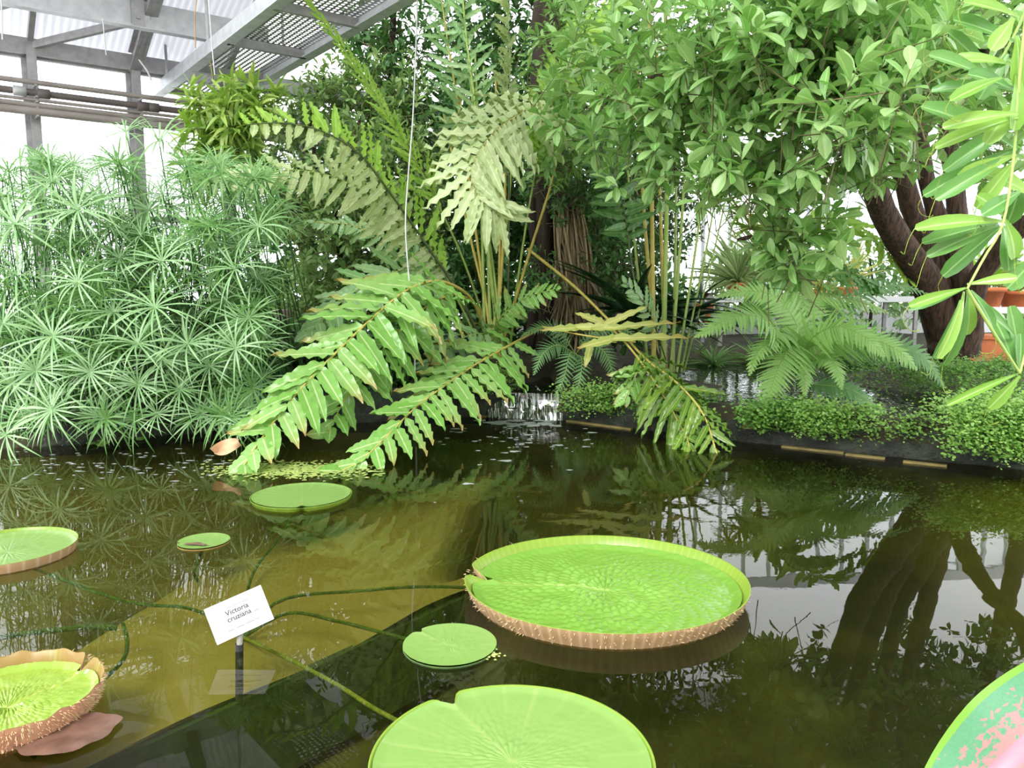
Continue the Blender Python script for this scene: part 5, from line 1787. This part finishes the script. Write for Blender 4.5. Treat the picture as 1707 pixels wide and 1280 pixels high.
# ------------------------------------------------------------------ pitcher plant hanging at the right edge
pit = thing('hanging_pitcher_plant', 'hanging pitcher plant with long bright leaves and curling tendrils at the right edge', 'pitcher plant', P(1690, 200, 2.75))
YP = 2.75
for pts in ([(1720, -60, 2.8), (1700, 120, 2.75), (1690, 260, 2.75), (1672, 372, 2.7), (1640, 430, 2.7), (1612, 482, 2.68)], [(1730, 100, 2.85), (1735, 400, 2.8), (1715, 560, 2.75), (1700, 622, 2.72)], [(1612, 482, 2.68), (1660, 560, 2.7), (1700, 622, 2.72)],
            [(1740, -50, 2.95), (1690, 60, 2.95), (1650, 130, 2.95)]):
    m_ = MB()
    m_.tube(smooth_pts(pp(*pts), 24), [0.006, 0.0045], 6)
    m_.build('stem', 'stalk_green', pit)
PL = [((1672, 370), (1562, 380), 1, .036), ((1675, 366), (1700, 425), 1, .05), ((1668, 378), (1588, 455), 0, .042), ((1666, 376), (1575, 422), 0, .036), ((1664, 372), (1556, 412), 0, .034), ((1672, 376), (1684, 440), 0, .04), ((1672, 360), (1640, 330), 1, .034),
      ((1610, 480), (1528, 516), 1, .026), ((1612, 486), (1624, 556), 1, .040), ((1606, 486), (1588, 588), 1, .030), ((1612, 486), (1602, 605), 0, .034), ((1612, 474), (1692, 470), 1, .026), ((1606, 482), (1540, 518), 0, .022), ((1618, 484), (1660, 540), 0, .03),
      ((1700, 622), (1612, 672), 1, .020), ((1700, 626), (1658, 682), 1, .034), ((1692, 618), (1664, 520), 0, .045), ((1700, 615), (1690, 520), 0, .04), ((1698, 620), (1707, 560), 0, .04), ((1690, 560), (1640, 520), 0, .03),
      ((1695, 250), (1572, 180), 0, .05), ((1697, 190), (1595, 208), 1, .036), ((1697, 196), (1580, 240), 1, .034), ((1700, 200), (1600, 275), 0, .045), ((1690, 250), (1565, 320), 0, .045), ((1692, 255), (1580, 335), 0, .04), ((1694, 258), (1610, 300), 1, .036),
      ((1696, 262), (1640, 345), 1, .04), ((1690, 150), (1625, 130), 0, .04), ((1688, 150), (1572, 145), 0, .034), ((1690, 110), (1600, 95), 1, .034), ((1690, 70), (1600, 40), 0, .04), ((1692, 120), (1707, 200), 1, .05), ((1694, 60), (1705, 130), 1, .045),
      ((1700, 30), (1620, 10), 1, .036), ((1680, 90), (1640, 160), 0, .045), ((1700, 160), (1655, 235), 1, .045), ((1702, 300), (1690, 370), 0, .05), ((1700, 320), (1650, 360), 0, .04), ((1690, 30), (1660, 80), 1, .04), ((1670, 130), (1600, 170), 1, .032),
      ((1650, 130), (1560, 100), 0, .036), ((1652, 128), (1590, 60), 0, .036), ((1725, 330), (1660, 290), 1, .05), ((1735, 420), (1690, 480), 0, .05), ((1600, 500), (1575, 590), 0, .024)]
for i, ((bx, by), (tx, ty), br, wd) in enumerate(PL):
    Yl = YP + random.uniform(-0.06, 0.12) + (0.0 if br else 0.08)
    a, b = P(bx, by, Yl), P(tx, ty, Yl - 0.04 + random.uniform(-0.06, 0.06))
    d = b - a
    L = d.length * 1.05
    n_ = Vector((random.gauss(0, .25), -0.95, 0.4))
    v = random.randrange(2)
    M = mat4(a, d + Vector((0, 0, 0.12 * L)), n_, wd * 1.45, L, L)
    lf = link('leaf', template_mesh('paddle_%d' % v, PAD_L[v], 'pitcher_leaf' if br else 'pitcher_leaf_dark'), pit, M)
    tipp = M @ Vector((0, 1, -(0.12, 0.28)[v]))
    dd = d.normalized()
    if random.random() < 0.7:
        h = random.uniform(0.05, 0.13)
        sgn = random.choice((-1, 1))
        tpts = [tipp, tipp + dd * 0.02 + Vector((0, 0, -h * 0.35)), tipp + dd * 0.02 + Vector((0.012 * sgn, -0.005, -h * 0.75)), tipp + Vector((0.03 * sgn, 0, -h)), tipp + Vector((0.042 * sgn, 0, -h * 0.9))]
        m_ = MB()
        m_.tube(smooth_pts(tpts, 14), [0.0014, 0.0012, 0.0012, 0.002], 5)
        m_.build('tendril', 'fern_yellow_plain' if 'fern_yellow_plain' in MATS else 'petiole_light', lf)

# ------------------------------------------------------------------ maidenhair ferns on the banks
def maidenhair(label, base, n, spread_x, reach, drop, mat, up=0.25, ls=0.026, per=64, dirx=0.0):
    root = thing('maidenhair_fern', label, 'fern', base, 'maidenhair ferns on the pool banks')
    pos, dirs, nr, s = [], [], [], []
    for k in range(n):
        b = Vector(base) + Vector((random.uniform(-spread_x, spread_x), random.uniform(-0.08, 0.10), random.uniform(-0.03, 0.03)))
        out = Vector((random.gauss(dirx, 0.5), -random.uniform(0.3, 1.0), 0)).normalized()
        R_ = reach * random.uniform(0.4, 1.0)
        c = smooth_pts([b, b + out * R_ * 0.45 + UP * up * random.uniform(0.4, 1.0), b + out * R_ * 0.8 + UP * (up * 0.5 - drop * 0.3), b + out * R_ + UP * (-drop * random.uniform(0.4, 1.0))], 14)
        m_ = MB()
        for j in range(per):
            f = random.uniform(0.2, 1.0)
            p = Vector(c[min(13, int(f * 13))])
            w_ = 0.11 * (1.1 - f) + 0.02
            q = p + Vector((random.gauss(0, w_), random.gauss(0, w_ * 0.6), random.gauss(0, w_ * 0.4)))
            pos.append(q)
            dirs.append((random.gauss(0, 1), random.gauss(-0.3, 0.8), random.gauss(-0.2, 0.4)))
            nr.append((random.gauss(0, .3), random.gauss(-0.35, .3), 1))
            s.append(ls * random.uniform(0.6, 1.2))
    pos = np.array([tuple(v) for v in pos])
    V, Q, U = batch(TINY, pos, np.array(dirs), np.array(nr), np.array(s), np.array(s) * 0.9)
    link('leaflets', quads_mesh('leaflets', V, Q, mat, uv=U), root, kind='stuff')
    mb = MB()
    for k in range(min(n, 30)):
        i = random.randrange(len(pos))
        b = Vector(base) + Vector((random.uniform(-spread_x, spread_x) * 0.6, 0, 0))
        e_ = Vector(pos[i])
        mb.tube(smooth_pts([b, b.lerp(e_, 0.5) + UP * 0.05, e_], 6), 0.0022, 3)
    mb.build('wiry_stems', 'stalk_dark', root, kind='stuff')
    return root


def KB(px, z=0.35, dy=0.0):
    p = W(px, float(np.interp(px, [b[0] for b in BANK], [b[1] for b in BANK])), 0)
    return Vector((p.x, p.y + dy, z))


maidenhair('yellow-green maidenhair fern left of the waterfall', KB(785, 0.42, 0.1), 60, 0.34, 0.35, 0.20, 'maidenhair', ls=0.027, up=0.16)
maidenhair('maidenhair fern right of the waterfall, under the small feathery fern', KB(1000, 0.34), 36, 0.4, 0.25, 0.25, 'maidenhair', ls=0.027, up=0.08)
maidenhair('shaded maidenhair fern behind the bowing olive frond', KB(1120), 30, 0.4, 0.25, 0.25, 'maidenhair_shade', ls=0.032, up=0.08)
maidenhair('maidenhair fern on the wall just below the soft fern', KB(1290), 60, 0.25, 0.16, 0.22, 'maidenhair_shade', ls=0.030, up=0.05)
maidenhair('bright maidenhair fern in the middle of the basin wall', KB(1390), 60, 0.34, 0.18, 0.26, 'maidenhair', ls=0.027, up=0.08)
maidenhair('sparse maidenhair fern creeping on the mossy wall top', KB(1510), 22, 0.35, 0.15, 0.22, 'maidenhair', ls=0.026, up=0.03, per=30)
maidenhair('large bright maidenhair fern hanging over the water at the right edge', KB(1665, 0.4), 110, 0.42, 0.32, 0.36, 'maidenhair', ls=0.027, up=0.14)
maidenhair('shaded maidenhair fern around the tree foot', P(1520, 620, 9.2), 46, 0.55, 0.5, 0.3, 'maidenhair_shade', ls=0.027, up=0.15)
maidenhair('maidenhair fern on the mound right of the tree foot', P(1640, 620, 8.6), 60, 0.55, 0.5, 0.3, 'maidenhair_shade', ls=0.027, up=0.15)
maidenhair('low maidenhair fern spreading at the far right bank', KB(1720, 0.45, 0.55), 60, 0.5, 0.5, 0.15, 'maidenhair', ls=0.027, up=0.14)

# withered leaves on the bank
for px, py, Yv, s_, lab in ((1248, 708, 7.45, 0.14, 'curled brown withered leaf at the water edge, end of the basin wall'), (378, 745, 6.45, 0.24, 'crumpled pinkish brown leaf behind the drooping frond tip'), (1555, 722, 7.2, 0.08, 'small orange fallen leaf on the mossy wall')):
    a = P(px, py, Yv)
    V, Q, U = sheet(6, 4, lambda v, u: ((u - .5) * 0.7 * math.sin(math.pi * (0.1 + 0.85 * v)), v - .5, 0.25 * math.sin(u * 3.0 + v * 4) + 0.1 * v))
    me = quads_mesh('withered_leaf', V * s_, Q, 'withered')
    tag(link('withered_leaf', me, None, Matrix.Translation(a) @ Matrix.Rotation(1.15, 4, 'X') @ Matrix.Rotation(random.uniform(0.5, 2), 4, 'Z')), lab, 'leaf')

# ------------------------------------------------------------------ background collection of pots and benches
def pot(label, c, r, h, leafmat, n, L, wd, droop=0.5, el=(35, 85)):
    root = thing('potted_plant', label, 'potted plant', c, 'potted plants beyond the basin')
    m_ = MB()
    prof = [(0.0, 0.02), (0.72, 0.0), (0.78, 0.05), (0.98, 0.80), (1.08, 0.80), (1.10, 1.0), (0.98, 1.0), (0.95, 0.9), (0.0, 0.88)]
    k = 18
    V = [(r * a * math.cos(6.2832 * j / k), r * a * math.sin(6.2832 * j / k), h * z) for a, z in prof for j in range(k)]
    Q = [(i * k + j, i * k + (j + 1) % k, (i + 1) * k + (j + 1) % k, (i + 1) * k + j) for i in range(len(prof) - 1) for j in range(k)]
    link('pot', quads_mesh('pot', V, Q, 'terracotta'), root, Matrix.Translation(Vector(c)))
    me = template_mesh('strap_%s_%.2f' % (leafmat, droop), tmpl_lance(droop, 7), leafmat)
    for _ in range(n):
        az, e_ = random.uniform(0, 6.28), math.radians(random.uniform(*el))
        d = Vector((math.cos(az) * math.cos(e_), math.sin(az) * math.cos(e_), math.sin(e_)))
        q = L * random.uniform(0.6, 1.1)
        link('leaf', me, root, mat4(Vector(c) + UP * h * 0.9, d, UP + Vector((random.gauss(0, .1),) * 3), wd, q, q))
    return root


def bench(label, a, b, depth, zt, zb):
    root = thing('plant_bench', label, 'bench', (a.x, a.y, zb), 'benches beyond the basin')
    d = (b - a)
    d.z = 0
    dn = d.normalized()
    pn = Vector((-dn.y, dn.x, 0))
    m_ = MB()
    m_.beam(Vector((a.x, a.y, zt)) + pn * depth / 2, Vector((b.x, b.y, zt)) + pn * depth / 2, depth, 0.05)
    m_.build('bench_top', 'paving', root, smooth=False)
    for s in (0, depth):
        m_ = MB()
        m_.beam(Vector((a.x, a.y, zt + 0.03)) + pn * s, Vector((b.x, b.y, zt + 0.03)) + pn * s, 0.05, 0.10)
        m_.build('edge_rail', 'white_paint', root, smooth=False)
    for f in (0.04, 0.5, 0.96):
        for s in (0.06, depth - 0.06):
            q = a.lerp(b, f) + pn * s
            m_ = MB()
            m_.box((q.x, q.y, (zt + zb) / 2), (0.06, 0.06, zt - zb))
            m_.build('leg', 'galvanised', root, smooth=False)
    return root


GZ = 0.42
B1 = (P(1190, 497, 14.0), P(1545, 497, 14.2))
zt = B1[0].z - 0.05
bench('low bench with white rail seen between the dark frond and the soft fern', B1[0], B1[1], 1.2, zt, ground_z(5, 14))
B2 = (P(1600, 470, 12.5), P(1860, 470, 12.5))
bench('bench with pots right of the tree trunk', B2[0], B2[1], 1.0, P(1650, 520, 12.5).z, ground_z(7, 12.5))
pot('terracotta pot with tall pale grass on the bench, above the soft fern', (P(1288, 497, 14.3).x, 14.4, zt + 0.03), 0.16, 0.26, 'tuft_pale', 60, 1.5, 0.03, 0.35, (55, 88))
pot('terracotta pot with pale spiky plant half hidden by the dark stems', (P(1235, 497, 14.4).x, 14.6, zt + 0.03), 0.2, 0.3, 'tuft_pale', 150, 1.05, 0.026, 0.25, (-5, 85))
pot('small yellow tufted potted plant on the bench front', (P(1368, 497, 14.2).x, 14.25, zt + 0.03), 0.11, 0.15, 'tuft_yellow', 50, 0.45, 0.03, 0.4, (5, 80))
pot('potted yellow grass tuft at the middle of the bench', (P(1420, 497, 14.5).x, 14.7, zt + 0.03), 0.16, 0.22, 'tuft_yellow', 60, 1.0, 0.03, 0.4, (40, 85))
pot('terracotta pot with dark leaves left of the bench', tuple(P(1165, 540, 13.2)), 0.22, 0.34, 'strap_dark', 16, 0.6, 0.08, 0.6, (30, 80))
pot('large terracotta pot with green plant right of the tree trunk', (P(1655, 520, 12.4).x, 12.75, P(1650, 520, 12.5).z + 0.03), 0.34, 0.36, 'fern_lime', 40, 0.9, 0.09, 0.5, (30, 85))
pot('terracotta pot with pale leaves at the far right bench end', (P(1720, 520, 12.4).x, 12.8, P(1650, 520, 12.5).z + 0.03), 0.25, 0.3, 'tuft_pale', 30, 0.8, 0.06, 0.5, (30, 85))
# brick-red planter box at right
rb = P(1650, 600, 10.8)
m_ = MB()
m_.box((rb.x, rb.y + 0.3, rb.z + 0.15), (0.95, 0.5, 0.34))
m_.box((rb.x, rb.y + 0.3, rb.z + 0.31), (1.0, 0.55, 0.05))
tag(m_.build('planter_box', 'terracotta', smooth=False), 'brick-red planter box behind the hanging pitcher leaves', 'planter')
# epiphyte branch with bromeliads
eb = thing('epiphyte_branch', 'dead branch carrying yellow and red bromeliads in the light gap', 'branch', P(1250, 400, 12.6))
limb(eb, pp((1230, 400, 12.6), (1255, 395, 12.6), (1285, 402, 12.6), (1330, 385, 12.6)), (0.03, 0.05, 0.03), 'bark', name='branch', sides=7)
limb(eb, pp((1285, 402, 12.6), (1278, 440, 12.6), (1270, 520, 12.6)), (0.04, 0.03), 'bark', name='branch', sides=7)
for px, py, mt, n in ((1285, 385, 'tuft_yellow', 40), (1250, 372, 'vine_leaf', 36), (1232, 350, 'vine_leaf', 30), (1300, 370, 'tuft_yellow', 24)):
    me = template_mesh('strap_%s_0.45' % mt, tmpl_lance(0.45, 7), mt)
    c = P(px, py + 10, 12.55)
    for _ in range(n):
        az, e_ = random.uniform(0, 6.28), math.radians(random.uniform(-10, 80))
        d = Vector((math.cos(az) * math.cos(e_), math.sin(az) * math.cos(e_), math.sin(e_)))
        q = random.uniform(0.25, 0.5)
        link('leaf', me, eb, mat4(c, d, UP, 0.035, q, q))
me = template_mesh('lance_red', tmpl_lance(0.2, 5), 'terracotta')
for _ in range(8):
    d = Vector((random.gauss(0, .6), random.gauss(-.3, .5), random.gauss(.4, .4)))
    link('bract', me, eb, mat4(P(1241, 358, 12.4), d, UP, 0.05, 0.16, 0.16))
# crate on the left bank behind the sedge
cp = P(468, 548, 10.0)
cr_ = thing('nursery_crate', 'grey crate with a pinkish sack behind the sedge', 'crate', (cp.x, cp.y, cp.z - 0.12))
m_ = MB()
m_.box((cp.x, cp.y, cp.z - 0.02), (0.5, 0.34, 0.2))
m_.box((cp.x, cp.y, cp.z + 0.09), (0.54, 0.38, 0.03))
m_.build('tub', 'crate_grey', cr_, smooth=False)
m_ = MB()
m_.box((cp.x - 0.12, cp.y + 0.05, cp.z + 0.17), (0.42, 0.3, 0.14))
m_.build('sack', 'crate_pink', cr_, smooth=False)
tb = thing('stone_plinth', 'low pale stone plinth under the grey crate', 'plinth', (cp.x, cp.y, 0.3))
m_ = MB()
m_.box((cp.x, cp.y + 0.1, (cp.z - 0.12 + 0.2) / 2), (1.4, 0.8, cp.z - 0.12 - 0.2))
m_.build('block', 'paving', tb, smooth=False)

# ------------------------------------------------------------------ mottled leaf close to the camera, bottom right
ag = thing('pink_mottled_plant', 'pink and green mottled leaf close to the camera in the bottom right corner', 'plant', (0.75, 0.55, 0.2))
a, b = P(1520, 1420, 0.98), P(1890, 1075, 1.12)
d = b - a
L = d.length


def agfn(v, u):
    w = math.sin(math.pi * min(1, 0.02 + v * 0.97)) ** 0.7
    return ((u - .5) * 0.56 * w, v, 0.10 * abs(u - .5) * w - 0.25 * (v - 0.5) ** 2 + 0.012 * math.sin(v * 20) * abs(u - .5) * 2)


V, Q, U = sheet(24, 12, agfn)
me = quads_mesh('leaf', V, Q, 'mottled_pink_leaf', uv=U)
link('leaf', me, ag, mat4(a, d, Vector((0.1, -0.55, 0.8)), L * 0.62, L, L))
m_ = MB()
m_.tube(smooth_pts([Vector((0.62, 0.5, 0.2)), Vector((0.6, 0.62, 0.5)), a], 12), [0.01, 0.006], 8)
m_.build('petiole', 'stalk_green', ag)
